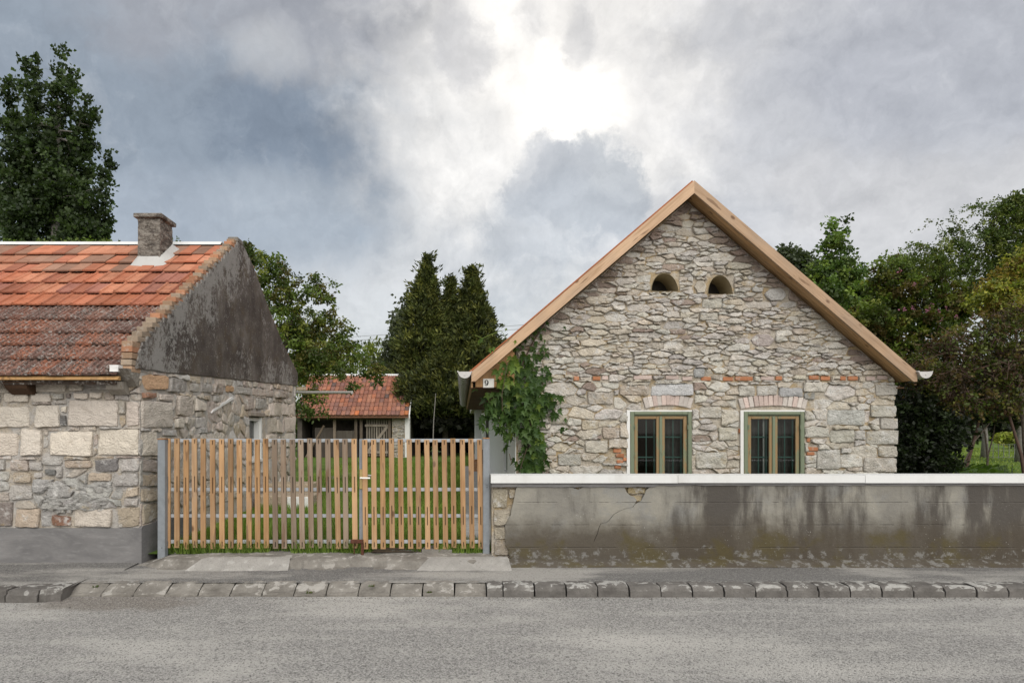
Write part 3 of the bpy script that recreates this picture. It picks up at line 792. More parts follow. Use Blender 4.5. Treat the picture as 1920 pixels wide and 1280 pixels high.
# ================================================================== OLD HOUSE WITH THE RED ROOF
LH = empty('old_stone_house', (-6.0, 12.0, 0), 'old stone house with mossy red tile roof, dark blotched gable and stub chimney', 'house')
DF, XG = 8.47, -4.0
wall = MB()
wall.box(-10, XG, DF, 8.9, .0, 2.44)
# gable side wall with its window opening
wy0, wy1, wz0, wz1 = 12.82, 13.52, 1.10, 1.92
wall.box(-4.45, XG, 8.9, wy0, 0, 2.60).box(-4.45, XG, wy1, 16.35, 0, 2.74).box(-4.45, XG, wy0, wy1, 0, wz0).box(-4.45, XG, wy0, wy1, wz1, 2.66)
wall.box(-10, -4.45, 15.95, 16.35, 0, 2.74)
LW = wall.build('wall', 'cement_mortar', LH)
FR = (Vector((0, DF, 0)), Vector((1, 0, 0)), Vector((0, 0, 1)), Vector((0, -1, 0)))
FG = (Vector((XG, 0, 0)), Vector((0, 1, 0)), Vector((0, 0, 1)), Vector((1, 0, 0)))
TAN, PINK, GREY, OCH, SLATE, CEM, BRK, ORA, WHT, DRK = (.59, .525, .455), (.56, .48, .42), (.52, .485, .445), (.55, .46, .36), (.25, .24, .235), (.46, .445, .42), (.29, .16, .11), (.52, .34, .21), (.58, .55, .52), (.30, .26, .235)
def jit(c, r, a=.12):
    k = 1+r.uniform(-a, a); return tuple(max(.01, q*k*(1+r.uniform(-.015, .015))) for q in c)
sr = random.Random(21)
# named blocks of the street front: photo rectangles turned into metres on the wall
front = [(-22, 711, 30, 737, TAN), (58, 711, 127, 733, TAN), (131, 718, 157, 733, TAN), (160, 713, 214, 731, GREY), (133, 709, 169, 717, PINK), (7, 737, 55, 754, TAN), (-30, 738, 4, 755, GREY), (58, 736, 96, 754, TAN), (98, 737, 122, 749, GREY), (123, 736, 134, 748, DRK),
         (139, 736, 167, 749, TAN), (169, 735, 195, 749, TAN), (197, 736, 217, 750, PINK), (218, 736, 243, 750, GREY),
         (-40, 762, 58, 802, TAN), (66, 759, 114, 801, TAN), (115, 760, 128, 774, TAN), (128, 750, 223, 799, TAN), (238, 752, 262, 800, TAN), (114, 778, 127, 800, SLATE),
         (-25, 811, 35, 854, TAN), (39, 804, 81, 855, TAN), (92, 808, 176, 855, TAN), (184, 804, 262, 854, TAN),
         (-14, 862, 13, 881, GREY), (19, 862, 57, 883, PINK), (58, 866, 82, 881, GREY), (81, 858, 119, 872, WHT), (120, 862, 174, 878, OCH), (177, 860, 224, 884, SLATE), (227, 858, 262, 884, GREY),
         (24, 884, 62, 904, OCH), (64, 884, 82, 897, GREY), (166, 886, 211, 902, OCH), (213, 887, 262, 912, GREY), (84, 878, 106, 890, SLATE), (20, 906, 62, 936, GREY), (236, 913, 262, 930, OCH),
         (-26, 941, 27, 988, DRK), (29, 953, 77, 988, OCH), (99, 964, 134, 986, BRK), (139, 953, 212, 988, TAN), (222, 950, 262, 988, OCH), (231, 931, 262, 948, GREY)]
rects = []
for x0, y0, x1, y1, c in front:
    a, b, c2, d2 = X(x0, DF), Z(y1, DF), X(x1, DF), Z(y0, DF); c2 = min(c2, XG+.03); rects.append((a, b, c2, d2))
    mb = MB(); q = sr.uniform(.004, .02)
    poly = [(a+sr.uniform(-q, q), b+sr.uniform(-q, q)), (c2+sr.uniform(-q, q), b+sr.uniform(-q, q)), (c2+sr.uniform(-q, q), d2+sr.uniform(-q, q)), (a+sr.uniform(-q, q), d2+sr.uniform(-q, q))]
    big_ = (x1-x0)*(y1-y0) > 1500
    cen = stone_geo(mb, poly, FR, sr, sr.uniform(.03, .045), .005, jit(c, sr), .005 if big_ else .007, .055, .2, 4, .010)
    mb.build('stone', 'tuff_block' if c in (TAN, ORA) else 'limestone', LW, origin=cen)
def fcol(u, v):
    if v < 1.12 and v > .52 and u > -5.35 and u < -4.18: return jit(CEM, sr, .08)
    return jit(sr.choice([TAN, GREY, OCH, PINK, TAN]), sr)
cells = rubble((-9.8, .46, XG+.02, 2.36), lambda u, v: (.17 if u > -5.9 else .36), lambda u, v: True, rects, [], 1.7, sr, 2600)
lay_stones(cells, FR, LW, sr, fcol, limit=110, proud=(.012, .045), gap=.008, rough=.008)
# cement smeared over the low courses: lumpy daub proud of the wall
daub = MB(); nx, nz = 44, 30; x0, x1, z0, z1 = X(62, DF), X(229, DF), Z(972, DF), Z(893, DF); v_ = []
for j in range(nz+1):
    for i in range(nx+1):
        a, b = i/nx, j/nz; e = min(a, 1-a, b, 1-b)*6; 
        lob = mnoise.noise(Vector((a*5, b*4, 2)))*.5+mnoise.noise(Vector((a*11, b*9, 5)))*.3
        rid = abs(mnoise.noise(Vector((a*7+b*2, b*9-a*2, 8))))
        h = (.046 if e > 1+lob*1.6 else -.012)+.035*lob-.05*max(0, .16-rid)/.16+.01*mnoise.noise(Vector((a*30, b*22, 1)))
        if e < .02: h = -.02
        v_.append((x0+(x1-x0)*a, DF-h, z0+(z1-z0)*b))
daub.add(v_, [(j*(nx+1)+i, j*(nx+1)+i+1, (j+1)*(nx+1)+i+1, (j+1)*(nx+1)+i) for j in range(nz) for i in range(nx)], CEM)
daub.build('cement_patch', 'limestone', LH, smooth=True)
# gable side
def side(px, py): d = XG*FPX/(px-VX); return (d, Z(py, d))
gq = [((255, 696), (314, 706), (311, 731), (270, 731), ORA), ((316, 706), (353, 712), (353, 736), (312, 735), GREY), ((355, 717), (373, 719), (373, 735), (355, 735), GREY), ((375, 716), (396, 719), (396, 736), (375, 736), GREY),
      ((398, 719), (420, 722), (419, 739), (397, 737), PINK), ((422, 723), (436, 724), (436, 735), (422, 735), ORA), ((439, 722), (470, 727), (470, 740), (439, 738), GREY), ((472, 727), (512, 731), (512, 744), (472, 741), PINK), ((514, 732), (551, 735), (551, 747), (514, 745), PINK),
      ((265, 735), (293, 736), (292, 746), (265, 746), BRK), ((296, 738), (322, 740), (321, 752), (296, 750), TAN), ((263, 750), (319, 754), (322, 802), (264, 803), TAN), ((328, 741), (361, 744), (362, 783), (330, 778), TAN), ((363, 744), (388, 756), (386, 769), (363, 771), TAN),
      ((327, 783), (344, 783), (344, 804), (327, 803), TAN), ((365, 770), (376, 770), (376, 783), (365, 782), TAN), ((398, 741), (415, 741), (414, 754), (399, 753), WHT), ((381, 741), (396, 741), (395, 752), (382, 750), OCH), ((302, 805), (330, 805), (331, 818), (303, 817), WHT),
      ((263, 808), (293, 808), (294, 855), (263, 856), TAN), ((370, 801), (389, 801), (389, 813), (371, 812), WHT), ((457, 744), (476, 744), (476, 767), (459, 768), PINK), ((478, 746), (500, 747), (500, 766), (478, 767), GREY),
      ((503, 755), (511, 755), (511, 779), (503, 779), TAN), ((513, 753), (526, 754), (526, 780), (513, 780), TAN), ((528, 755), (539, 755), (539, 778), (528, 778), TAN), ((541, 757), (550, 757), (550, 778), (541, 778), TAN), ((498, 783), (516, 781), (516, 810), (499, 812), TAN), ((518, 786), (530, 786), (530, 812), (518, 811), TAN), ((532, 782), (550, 781), (550, 810), (532, 810), TAN),
      ((498, 814), (522, 812), (522, 838), (498, 838), TAN), ((524, 812), (550, 811), (550, 838), (524, 838), TAN), ((263, 860), (296, 862), (296, 886), (263, 884), PINK), ((263, 890), (290, 888), (290, 912), (263, 912), OCH), ((263, 916), (296, 912), (296, 938), (263, 942), OCH), ((263, 946), (296, 940), (296, 970), (263, 985), OCH)]
rects = [(wy0-.06, wz0-.07, wy1+.04, wz1+.14)]
for q4 in gq:
    pl = [side(*q4[k]) for k in (3, 2, 1, 0)]; c = q4[4]
    us = [p[0] for p in pl]; vs2 = [p[1] for p in pl]; rects.append((min(us)+.01, min(vs2)+.01, max(us)-.01, max(vs2)-.01))
    mb = MB(); cen = stone_geo(mb, pl, FG, sr, sr.uniform(.02, .04), .006, jit(c, sr), .008, .09, .2, 4, .012)
    mb.build('stone', 'tuff_block' if c in (TAN, ORA) else ('clay_brick' if c == BRK else 'limestone'), LW, origin=cen)
cells = rubble((8.47, .46, 16.32, 2.70), lambda u, v: .30 if v > 1.5 else .36, lambda u, v: v < 2.40+(u-8.4)*.0395 and v > (.46 if u < 10.1 else .2), rects, [(-.0395, 1, 2.40-8.4*.0395)], 1.35, sr, 4200)
lay_stones(cells, FG, LW, sr, lambda u, v: tuple(min(.8, 1.12*q) for q in jit(sr.choice([TAN, PINK, TAN, TAN, OCH, WHT]), sr)), limit=120, proud=(.006, .03), gap=.010, rough=.012)
# white mortar smear
sm_ = MB(); pl = [side(393, 774), side(396, 768), side(432, 744), side(436, 747)]; sm_.prism(pl, 'x', XG, XG+.035); sm_.build('mortar_smear', 'white_limewash', LH)
# window of the gable side
WN = MB(); 
WN.box(-4.16, -4.02, wy0+.02, wy0+.07, wz0, wz1-.02).box(-4.16, -4.02, wy1-.07, wy1-.02, wz0, wz1-.02).box(-4.16, -4.02, wy0+.07, wy1-.07, wz1-.08, wz1-.02).box(-4.16, -4.02, wy0+.07, wy1-.07, wz0, wz0+.05)
win = WN.build('window', 'white_paint', LH)
rv_ = MB(); rv_.box(-4.02, -3.98, wy1-.022, wy1+.05, wz0-.05, wz1+.01); rv_.build('reveal', 'white_paint', win)
g = MB(); g.box(-4.12, -4.11, wy0+.072, wy1-.072, wz0+.052, wz1-.082); g.build('pane', 'window_glass', win)
g = MB(); g.box(-4.43, -4.42, wy0+.0, wy1+.0, wz0, wz1); g.build('room_darkness', 'dark_interior', win)
g = MB(); g.rbox(-4.02, -3.95, wy0-.05, wy1+.03, wz0-.06, wz0-.002, .006); g.build('sill', 'white_paint', win)
g = MB(); g.rbox(-4.03, -3.94, wy0-.12, wy1+.14, wz1+.0, wz1+.085, .012, (.34, .30, .26)); g.build('lintel', 'dark_timber', win)
# plinth
pl = MB()
pl.prism([(-10, 8.435), (XG+.035, 8.435), (XG+.035, 10.05), (XG-.01, 10.05), (XG-.01, 8.48), (-10, 8.48)], 'z', -.05, .452)
pl.prism([(8.435, .452), (10.05, .452), (10.05, .47), (8.48, .475)], 'x', XG-.005, XG+.034)
pl.build('plinth', 'cement_render', LH)
# gable: masonry core, dark render, stepped brick coping
coreP = [(8.42, 2.44), (16.40, 2.72), (16.43, 3.02), (15.14, 3.54), (13.9, 4.19), (12.95, 4.75), (12.3, 5.0), (12.05, 5.0), (8.42, 2.70)]
g = MB(); g.prism(coreP, 'x', -4.11, -4.002); g.build('gable_core', 'cement_mortar', LH)
edge_f = [(8.31, 2.44), (8.30, 2.62)]
y = 8.36
rend = [(8.33, 2.415)]
mm = 34
for i in range(mm+1): # bottom edge, slightly ragged
    y_ = 8.36+(16.46-8.36)*i/mm; rend.append((y_, 2.415+(y_-8.36)*.0388+RNG.uniform(-.008, .008)))
for (y_, z_) in [(16.47, 3.03), (15.14, 3.56), (13.9, 4.21), (12.95, 4.78), (12.36, 5.02)]: rend.append((y_, z_))
# stepped front edge, from the apex down
SL = (5.02-2.68)/(12.12-8.34)
k = 0; y_ = 12.12
while y_ > 8.40:
    z_ = 2.68+(y_-8.34)*SL; st = RNG.uniform(.09, .14); rend.append((y_+.03+RNG.uniform(0, .06), z_+.045)); rend.append((y_+.03+RNG.uniform(0, .06), z_-.030)); y_ -= .128
rend.append((8.40, 2.62))
g = MB(); g.prism(rend, 'x', -4.0, -3.972); g.build('gable_render', 'weathered_render', LH)
bm = []
for s_ in range(3):
    mb = MB(); mb.rbox(-.066, .066, 0, .24, 0, .072, .006, [(.33, .22, .145), (.30, .235, .175), (.38, .19, .11)][s_]); bm.append(mb.mesh('brick', 'clay_brick'))
GC = LH
coping = empty('brick_coping', (-4.08, 12, 3.5), None, None); coping.parent = LH; coping.location = Vector((-4.08, 12, 3.5))-WLOC[LH.name]
for i in range(4): link('brick', bm[RNG.randrange(3)], coping, (-4.06+RNG.uniform(-.006, .006), 8.24+RNG.uniform(0, .015), 2.365+.081*i), (0, 0, RNG.uniform(-.03, .03)))
y_ = 8.34; i = 0
while y_ < 12.0:
    z_ = 2.68+(y_-8.34)*SL-.01
    link('brick', bm[RNG.choice((0, 0, 1, 1, 2))], coping, (-4.06+RNG.uniform(-.008, .008), y_-.06+RNG.uniform(-.02, .02), z_), (RNG.uniform(-.03, .03), 0, RNG.uniform(-.05, .05))); y_ += .078/SL; i += 1
for (a, b) in zip([(12.42, 4.96), (12.95, 4.77), (13.9, 4.20), (15.14, 3.55)], [(12.95, 4.77), (13.9, 4.20), (15.14, 3.55), (16.45, 3.04)]):
    n = max(2, int((a[1]-b[1])/.075))
    for j in range(n):
        t_ = j/n; link('brick', bm[RNG.randrange(3)], coping, (-4.058, a[0]+(b[0]-a[0])*t_-.12, a[1]+(b[1]-a[1])*t_-.045), (RNG.uniform(-.03, .03), 0, RNG.uniform(-.04, .04)))
for i in range(4): link('brick', bm[RNG.randrange(3)], coping, (-4.056, 16.22, 2.74+.078*i))
g = MB(); g.rbox(-4.15, -3.965, 12.06, 12.36, 4.985, 5.075, .015); g.build('cap_stone', 'slab_concrete', LH)
# corbel stone at the front corner
g = MB(); g.prism([(8.14, 2.40), (8.47, 2.40), (8.47, 2.20), (8.40, 2.20)], 'x', -4.24, -4.00, (.30, .27, .23)); g.build('corbel', 'limestone', LH)
# roof: deck, eave board, tiles row by row
ROOF = MB()
RP0, RP1 = Vector((0, 8.2, 2.30)), Vector((0, 11.98, 4.90))
dir_ = (RP1-RP0).normalized(); nrm = Vector((0, -dir_.z, dir_.y)); SLOPE = math.atan2(dir_.z, dir_.y); LEN = (RP1-RP0).length
d0 = RP0-nrm*.035; d1 = RP1-nrm*.035
ROOF.prism([(d0.y, d0.z), (d1.y, d1.z), (16.5, 2.74), (16.45, 2.68), (d1.y, d1.z-.08), (d0.y+.02, d0.z-.06)], 'x', -10, -4.175, (.05, .03, .02))
roof = ROOF.build('roof', 'mossy_tile', LH)
g = MB(); g.prism([(8.165, 2.268), (8.19, 2.31), (8.23, 2.31), (8.235, 2.262)], 'x', -10, -4.12, (.36, .215, .09)); g.build('eave_board', 'timber', LH)
def flat_tile(w_, L, c):
    mb = MB(); mb.prism([(.004, 0), (w_-.006, 0), (w_-.006, .018), (w_-.014, .024), (.012, .024), (.004, .018)], 'y', 0, L, c); return mb
def rib_tile(w_, L, c, ribs):
    pts = [(.003, -.004)]; top = []
    for a, b, hgt in ribs: top += [(a, .014), (a+(b-a)*.25, .014+hgt), (a+(b-a)*.75, .014+hgt), (b, .014)]
    poly = [(.003, -.004), (w_-.003, -.004)]+list(reversed([(q[0]*w_, q[1]) for q in top]))
    mb = MB(); mb.prism(poly, 'y', 0, L, c); return mb
# courses measured along the slope
courses = []
for yy in [706, 677, 651, 628, 603, 576, 553, 533, 513, 497, 481, 463]:
    lo_, hi_ = 0, 1.05
    for _ in range(40):
        s_ = (lo_+hi_)/2; p_ = RP0+(RP1-RP0)*s_; py = VY-(p_.z-EYE)*FPX/p_.y
        if py > yy: lo_ = s_
        else: hi_ = s_
    courses.append(lo_)
courses[0] = 0
TW = .213
OR1, OR2, OR3 = (.40, .135, .065), (.34, .125, .068), (.36, .175, .10)
OLD = [(.22, .105, .075), (.25, .13, .095), (.175, .10, .08), (.28, .115, .07)]
NEW = [(.43, .16, .09), (.37, .14, .085), (.46, .20, .12), (.30, .13, .095), (.42, .15, .08)]
ribs_old = [(.0, .24, .020), (.36, .62, .022), (.78, 1.0, .018)]
ribs_new = [(.0, .20, .024), (.30, .42, .006), (.60, .72, .006), (.88, 1.0, .010)]
cache = {}
for k in range(11):
    s0, s1 = courses[k]*LEN, courses[k+1]*LEN; L = s1-s0+.07
    kind = 'old' if k < 5 else ('new' if k < 8 else 'flat')
    vs_m = []
    for c in {'old': OLD, 'new': NEW, 'flat': NEW[:3]+[(.29, .165, .115), (.34, .18, .12)]}[kind]:
        mb = flat_tile(TW, L, c) if kind == 'flat' else rib_tile(TW, L, c, ribs_old if kind == 'old' else ribs_new)
        vs_m.append(mb.mesh('roof_tile', 'mossy_tile' if kind == 'old' else 'clay_tile'))
    p_ = RP0+dir_*(s0-.03)+nrm*.046
    x_ = -4.125-TW; xmin = (-190-VX)/FPX*p_.y
    if k == 5: x_ += .0
    while x_ > xmin:
        link('roof_tile', vs_m[RNG.randrange(len(vs_m))], roof, (x_+RNG.uniform(-.004, .004), p_.y+RNG.uniform(-.008, .008), p_.z+RNG.uniform(-.004, .008)),
             (SLOPE-.100+RNG.uniform(-.014, .014), RNG.uniform(-.012, .012), RNG.uniform(-.014, .014))); x_ -= TW
g = MB(); g.prism([(11.90, 4.895), (11.97, 4.962), (12.06, 4.962), (12.14, 4.895), (12.06, 4.945), (11.98, 4.945)], 'x', -10, -4.22); g.build('ridge_capping', 'white_paint', roof)
# chimney
cx0, cx1, cy0, cy1 = -5.305, -4.945, 11.16, 11.64
ch = MB(); nxz = 10; 
def rough_box(mb, x0, x1, y0, y1, z0, z1, amp, nseg, col):
    ring = []
    per = [(x0, y0), (x1, y0), (x1, y1), (x0, y1)]
    v_ = []; m_ = 6
    for j in range(nseg+1):
        z_ = z0+(z1-z0)*j/nseg
        for i in range(4):
            a, b = per[i], per[(i+1) % 4]
            for q in range(m_):
                t_ = q/m_; xx, yy = a[0]+(b[0]-a[0])*t_, a[1]+(b[1]-a[1])*t_
                n_ = mnoise.noise(Vector((xx*9, yy*9, z_*9)))+.5*mnoise.noise(Vector((xx*23, yy*23, z_*23)))
                c_ = Vector(((x0+x1)/2, (y0+y1)/2, 0)); dv = Vector((xx, yy, 0))-c_; dv.normalize()
                v_.append((xx+dv.x*n_*amp, yy+dv.y*n_*amp, z_))
    w2 = 4*m_
    f_ = [(j*w2+i, j*w2+(i+1) % w2, (j+1)*w2+(i+1) % w2, (j+1)*w2+i) for j in range(nseg) for i in range(w2)]+[tuple(range(nseg*w2, nseg*w2+w2))]
    mb.add(v_, f_, col)
rough_box(ch, cx0, cx1, cy0, cy1, 4.2, 5.13, .017, 22, (.30, .27, .235))
chm = ch.build('chimney', 'sooty_render', roof)
g = MB(); g.rbox(cx0-.055, cx1+.05, cy0-.05, cy1+.05, 5.125, 5.195, .01, (.24, .20, .16)); g.build('chimney_cap', 'sooty_render', roof)
fl = MB(); r1, r2 = [], []
for i in range(24):
    a = 2*PI*i/24; ux = max(-1, min(1, 1.3*math.cos(a))); uy = max(-1, min(1, 1.3*math.sin(a))); e = .11+.04*mnoise.noise(Vector((math.cos(a)*3, math.sin(a)*3, 0)))
    xc, yc = (cx0+cx1)/2, (cy0+cy1)/2; hx, hy = (cx1-cx0)/2, (cy1-cy0)/2
    def rz(yy): return RP0.z+(yy-RP0.y)*(RP1.z-RP0.z)/(RP1.y-RP0.y)
    xi, yi = xc+ux*(hx+.012), yc+uy*(hy+.012); xo, yo = xc+ux*(hx+e), yc+uy*(hy+e*1.0)
    r1.append((xi, yi, rz(yi)+.17)); r2.append((xo, yo, rz(min(yo, 11.98))+.045))
fl.add(r1+r2, [(i, (i+24), (i+1) % 24+24, (i+1) % 24) for i in range(24)]); fl.build('flashing', 'flashing_mortar', roof, smooth=True)
# rafter feet under the eave
g = MB(); g.prism([(8.22, 2.25), (8.47, 2.25), (8.47, 2.10), (8.40, 2.10), (8.28, 2.17)], 'x', X(17, 8.35), X(58, 8.35), (.075, .042, .024)); g.build('rafter_end', 'dark_timber', LH)
g = MB(); g.prism([(8.24, 2.25), (8.47, 2.25), (8.47, 2.10), (8.40, 2.10), (8.30, 2.16)], 'x', X(204, 8.35), X(236, 8.35), (.33, .30, .26)); g.build('rafter_end', 'dark_timber', LH)
g = MB(); g.prism([(8.26, 2.25), (8.47, 2.25), (8.47, 2.12), (8.36, 2.12)], 'x', -6.9, -6.6, (.10, .06, .035)); g.build('rafter_end', 'dark_timber', LH)
# mortar lump at the roof corner, gutter end on the yard side
g = MB(); rough_box(g, -4.205, -4.10, 8.13, 8.25, 2.36, 2.44, .012, 4, (.6, .6, .58)); g.build('mortar_lump', 'white_limewash', LH)
def half_gutter(p0, p1, r_, n=8, t=.006):
    mb = MB(); a = Vector(p0); b = Vector(p1); d = (b-a).normalized(); s_ = d.cross(Vector((0, 0, 1))).normalized(); v_ = []
    for q in (a, b):
        for rr in (r_, r_-t):
            for i in range(n+1):
                an = PI*i/n; v_.append(q+s_*math.cos(an)*rr-Vector((0, 0, 1))*math.sin(an)*rr)
    m_ = n+1; f_ = []
    for i in range(n):
        f_.append((i, i+1, 2*m_+i+1, 2*m_+i)); f_.append((m_+i+1, m_+i, 3*m_+i, 3*m_+i+1))
        f_.append((i+1, i, m_+i, m_+i+1)); f_.append((2*m_+i, 2*m_+i+1, 3*m_+i+1, 3*m_+i))
    f_.append((0, 2*m_, 3*m_, m_)); f_.append((n, m_+n, 3*m_+n, 2*m_+n)); mb.add(v_, f_); return mb, s_
mb, _ = half_gutter((-8, 16.55, 2.60), (X(661, 16.55), 16.55, 2.60), .065)
mb.box(X(659.8, 16.55), X(661.5, 16.55), 16.49, 16.61, 2.53, 2.605); mb.build('gutter', 'zinc', LH)
g = MB(); g.box(-4.2, X(574, 16.6), 16.52, 16.62, 2.625, 2.70, (.5, .42, .31)); g.build('eave_batten', 'timber', LH)

# ================================================================== STONE HOUSE NUMBER NINE
HH = empty('stone_gable_house', (3.5, 16, 0), 'whitish rubble-stone house with new timber verge boards and two green windows', 'house')
HF = 10.53; HX0, HX1 = .829, 6.66; AX, AZ, SP = 3.466, 5.39, .8586
def rake(x_, off=0.0): return AZ-off-SP*abs(x_-AX)
W1 = (X(1180, 10.5), .78, X(1297, 10.5), Z(770, 10.5)); W2 = (X(1393, 10.5), .78, X(1508, 10.5), Z(770, 10.5))
V1 = (X(1222, 10.5), Z(545, 10.5), X(1272, 10.5), Z(512, 10.5)); V2 = (X(1328, 10.5), Z(550.5, 10.5), X(1374, 10.5), Z(516, 10.5))
hw = MB(); TH = 10.98
zt = W1[3]
for a, b in ((HX0, W1[0]), (W1[2], W2[0]), (W2[2], HX1)): hw.box(a, b, HF, TH, W1[1], zt)
hw.box(HX0, HX1, HF, TH, -.1, W1[1]); 
zb = V2[1]-.02; ztop = V1[3]+.02
def gpoly(z0, z1, x0=None, x1=None):
    pts = []
    for z_ in (z0, z1):
        h = (rake(AX, .20)-z_)/SP; l, r_ = max(HX0, AX-h), min(HX1, AX+h)
        pts.append((l, r_, z_))
    (l0, r0, z0), (l1, r1, z1) = pts
    return l0, r0, l1, r1
zk = rake(HX0, .20); zk2 = rake(HX1, .20)
# from window heads to the level of the vents (with the shoulder of the roof)
hw.prism([(HX0, zt), (HX1, zt), (HX1, zk2), (AX+(rake(AX, .2)-zb)/SP, zb), (AX-(rake(AX, .2)-zb)/SP, zb), (HX0, zk)], 'y', HF, TH)
def hx(z_): return (rake(AX, .2)-z_)/SP
hw.prism([(AX-hx(zb), zb), (V1[0]-.03, zb), (V1[0]-.03, ztop), (AX-hx(ztop), ztop)], 'y', HF, TH)
hw.box(V1[2]+.03, V2[0]-.03, HF, TH, zb, ztop)
hw.prism([(V2[2]+.03, zb), (AX+hx(zb), zb), (AX+hx(ztop), ztop), (V2[2]+.03, ztop)], 'y', HF, TH)
hw.prism([(AX-hx(ztop), ztop), (AX+hx(ztop), ztop), (AX, rake(AX, .2))], 'y', HF, TH)
HW = hw.build('wall', 'lime_mortar', HH)
FH = (Vector((0, HF, 0)), Vector((1, 0, 0)), Vector((0, 0, 1)), Vector((0, -1, 0)))
hr = random.Random(5)
# plain white side walls, back and floor of the rooms
sw = MB(); ty0, ty1 = 12.6, 13.8
sw.box(HX0, 1.15, TH, ty0, -.1, 2.42).box(HX0, 1.15, ty1, 21.5, -.1, 2.42).box(HX0, 1.15, ty0, ty1, -.1, .86).box(HX0, 1.15, ty0, ty1, 2.12, 2.42).box(HX0, 1.15, 26.6, 30, 0, 2.75)
sw.box(HX1-.32, HX1, TH, 30, -.1, 2.42).box(1.15, HX1-.32, 29.7, 30, 0, 2.6)
sw.box(HX0-.012, HX0+.03, HF+.01, TH, .0, 2.4)
sw.build('side_wall', 'white_wall', HH)
g = MB(); g.box(1.16, HX1-.33, 13.6, 13.65, 0, 2.6).box(1.16, 1.2, TH+.02, 13.6, 0, 2.6).box(6.28, 6.32, TH+.02, 13.6, 0, 2.6).box(1.2, 6.28, TH+.02, 13.6, 2.6, 2.65).box(1.2, 6.28, TH+.02, 13.6, .1, .15)
g.build('room_darkness', 'dark_interior', HH)
# bits with a place of their own: brick relieving arches, brick string course, pale blocks
fixed = []   # (rect)
bricks = MB()
BR = {}
def bmesh_of(w_, h_, dd, c):
    key = (round(w_, 3), round(h_, 3), c)
    if key not in BR:
        mb = MB(); mb.rbox(-w_/2, w_/2, 0, dd, -h_/2, h_/2, .007, c); BR[key] = mb.mesh('brick', 'clay_brick')
    return BR[key]
PALE, PALE2, RED = (.52, .415, .37), (.50, .45, .41), (.38, .165, .085)
for (x0, x1, zc, n, cs) in ((X(1207, HF), X(1297, HF), Z(752, HF), 11, PALE), (X(1385, HF), X(1512, HF), Z(753, HF), 14, PALE)):
    for i in range(n):
        t_ = (i+.5)/n*2-1; xx = (x0+x1)/2+(x1-x0)/2*t_; zz = zc-.055*t_*t_+.02
        link('brick', bmesh_of(.070, .165, .08, PALE if hr.random() < .6 else PALE2), HW, (xx, HF-.028+hr.uniform(-.006, .006), zz), (0, .30*t_, hr.uniform(-.03, .03)))
    fixed.append((x0-.04, zc-.12, x1+.04, zc+.105))
zc = Z(709, HF)
for x0, x1, c in [(1110, 1126, RED), (1128, 1140, PALE), (1187, 1222, PALE), (1247, 1272, PALE), (1278, 1297, PALE), (1313, 1333, RED), (1354, 1375, RED), (1377, 1411, RED), (1425, 1450, PALE), (1453, 1466, RED), (1515, 1535, RED), (1537, 1555, RED), (1574, 1586, RED), (1588, 1608, RED), (1622, 1640, PALE), (1643, 1664, PALE), (1075, 1086, RED)]:
    a, b = X(x0, HF), X(x1, HF); z_ = zc+hr.uniform(-.012, .012)
    link('brick', bmesh_of(round(b-a, 2)-.01, .062, .07, c), HW, ((a+b)/2, HF-.026+hr.uniform(-.006, .006), z_), (0, hr.uniform(-.03, .03), hr.uniform(-.03, .03))); fixed.append((a, z_-.036, b, z_+.036))
for x0, y0, x1, y1 in [(1514, 838, 1533, 845), (1512, 847, 1526, 853), (1150, 840, 1164, 848), (1154, 850, 1170, 857), (1156, 862, 1168, 868), (1168, 858, 1176, 864), (1152, 872, 1164, 878), (1384, 803, 1388, 812), (1512, 820, 1518, 828)]:
    a, b, z0, z1 = X(x0, HF), X(x1, HF), Z(y1, HF), Z(y0, HF)
    link('brick', bmesh_of(round(b-a, 2), round(z1-z0, 2), .07, RED), HW, ((a+b)/2, HF-.022, (z0+z1)/2), (0, hr.uniform(-.06, .06), 0)); fixed.append((a, z0, b, z1))
blocks = [(1219, 719, 1299, 742, (.62, .62, .60)), (1160, 722, 1217, 741, (.42, .36, .295)), (1384, 722, 1416, 743, (.43, .40, .355)), (1418, 721, 1457, 742, (.44, .41, .375)), (1459, 727, 1505, 744, (.38, .375, .37)), (1506, 735, 1527, 748, (.28, .275, .26)),
          (1405, 625, 1453, 650, (.40, .345, .32)), (1300, 525, 1327, 551, (.45, .41, .34)), (1315, 560, 1352, 578, (.46, .43, .37)), (1550, 768, 1620, 797, (.44, .425, .395)), (1430, 540, 1478, 565, (.45, .435, .41)), (1310, 586, 1346, 601, (.45, .425, .37)), (1395, 770, 1388, 771, WHT), (1530, 842, 1575, 880, (.42, .40, .36)), (1045, 850, 1090, 872, (.40, .38, .34)), (1128, 800, 1162, 822, (.42, .345, .29)), (1090, 787, 1122, 806, (.42, .37, .28)), (1300, 690, 1320, 708, (.34, .335, .33)), (1630, 760, 1681, 782, (.45, .42, .37)), (1648, 784, 1682, 804, (.46, .43, .38)), (1622, 806, 1682, 833, (.44, .41, .36)), (1645, 835, 1682, 856, (.46, .42, .37)), (1618, 858, 1681, 884, (.45, .42, .375)), (1640, 722, 1682, 742, (.46, .43, .385)), (1096, 824, 1140, 848, (.45, .42, .36)), (1345, 800, 1382, 826, (.44, .40, .34)), (1304, 846, 1362, 878, (.45, .42, .375)), (1555, 805, 1600, 830, (.46, .43, .38)), (1100, 735, 1150, 758, (.45, .41, .35)), (1310, 762, 1352, 784, (.46, .43, .37))]
blocks = [(*b[:4], tuple(min(.62, q*1.27) for q in b[4])) for b in blocks]
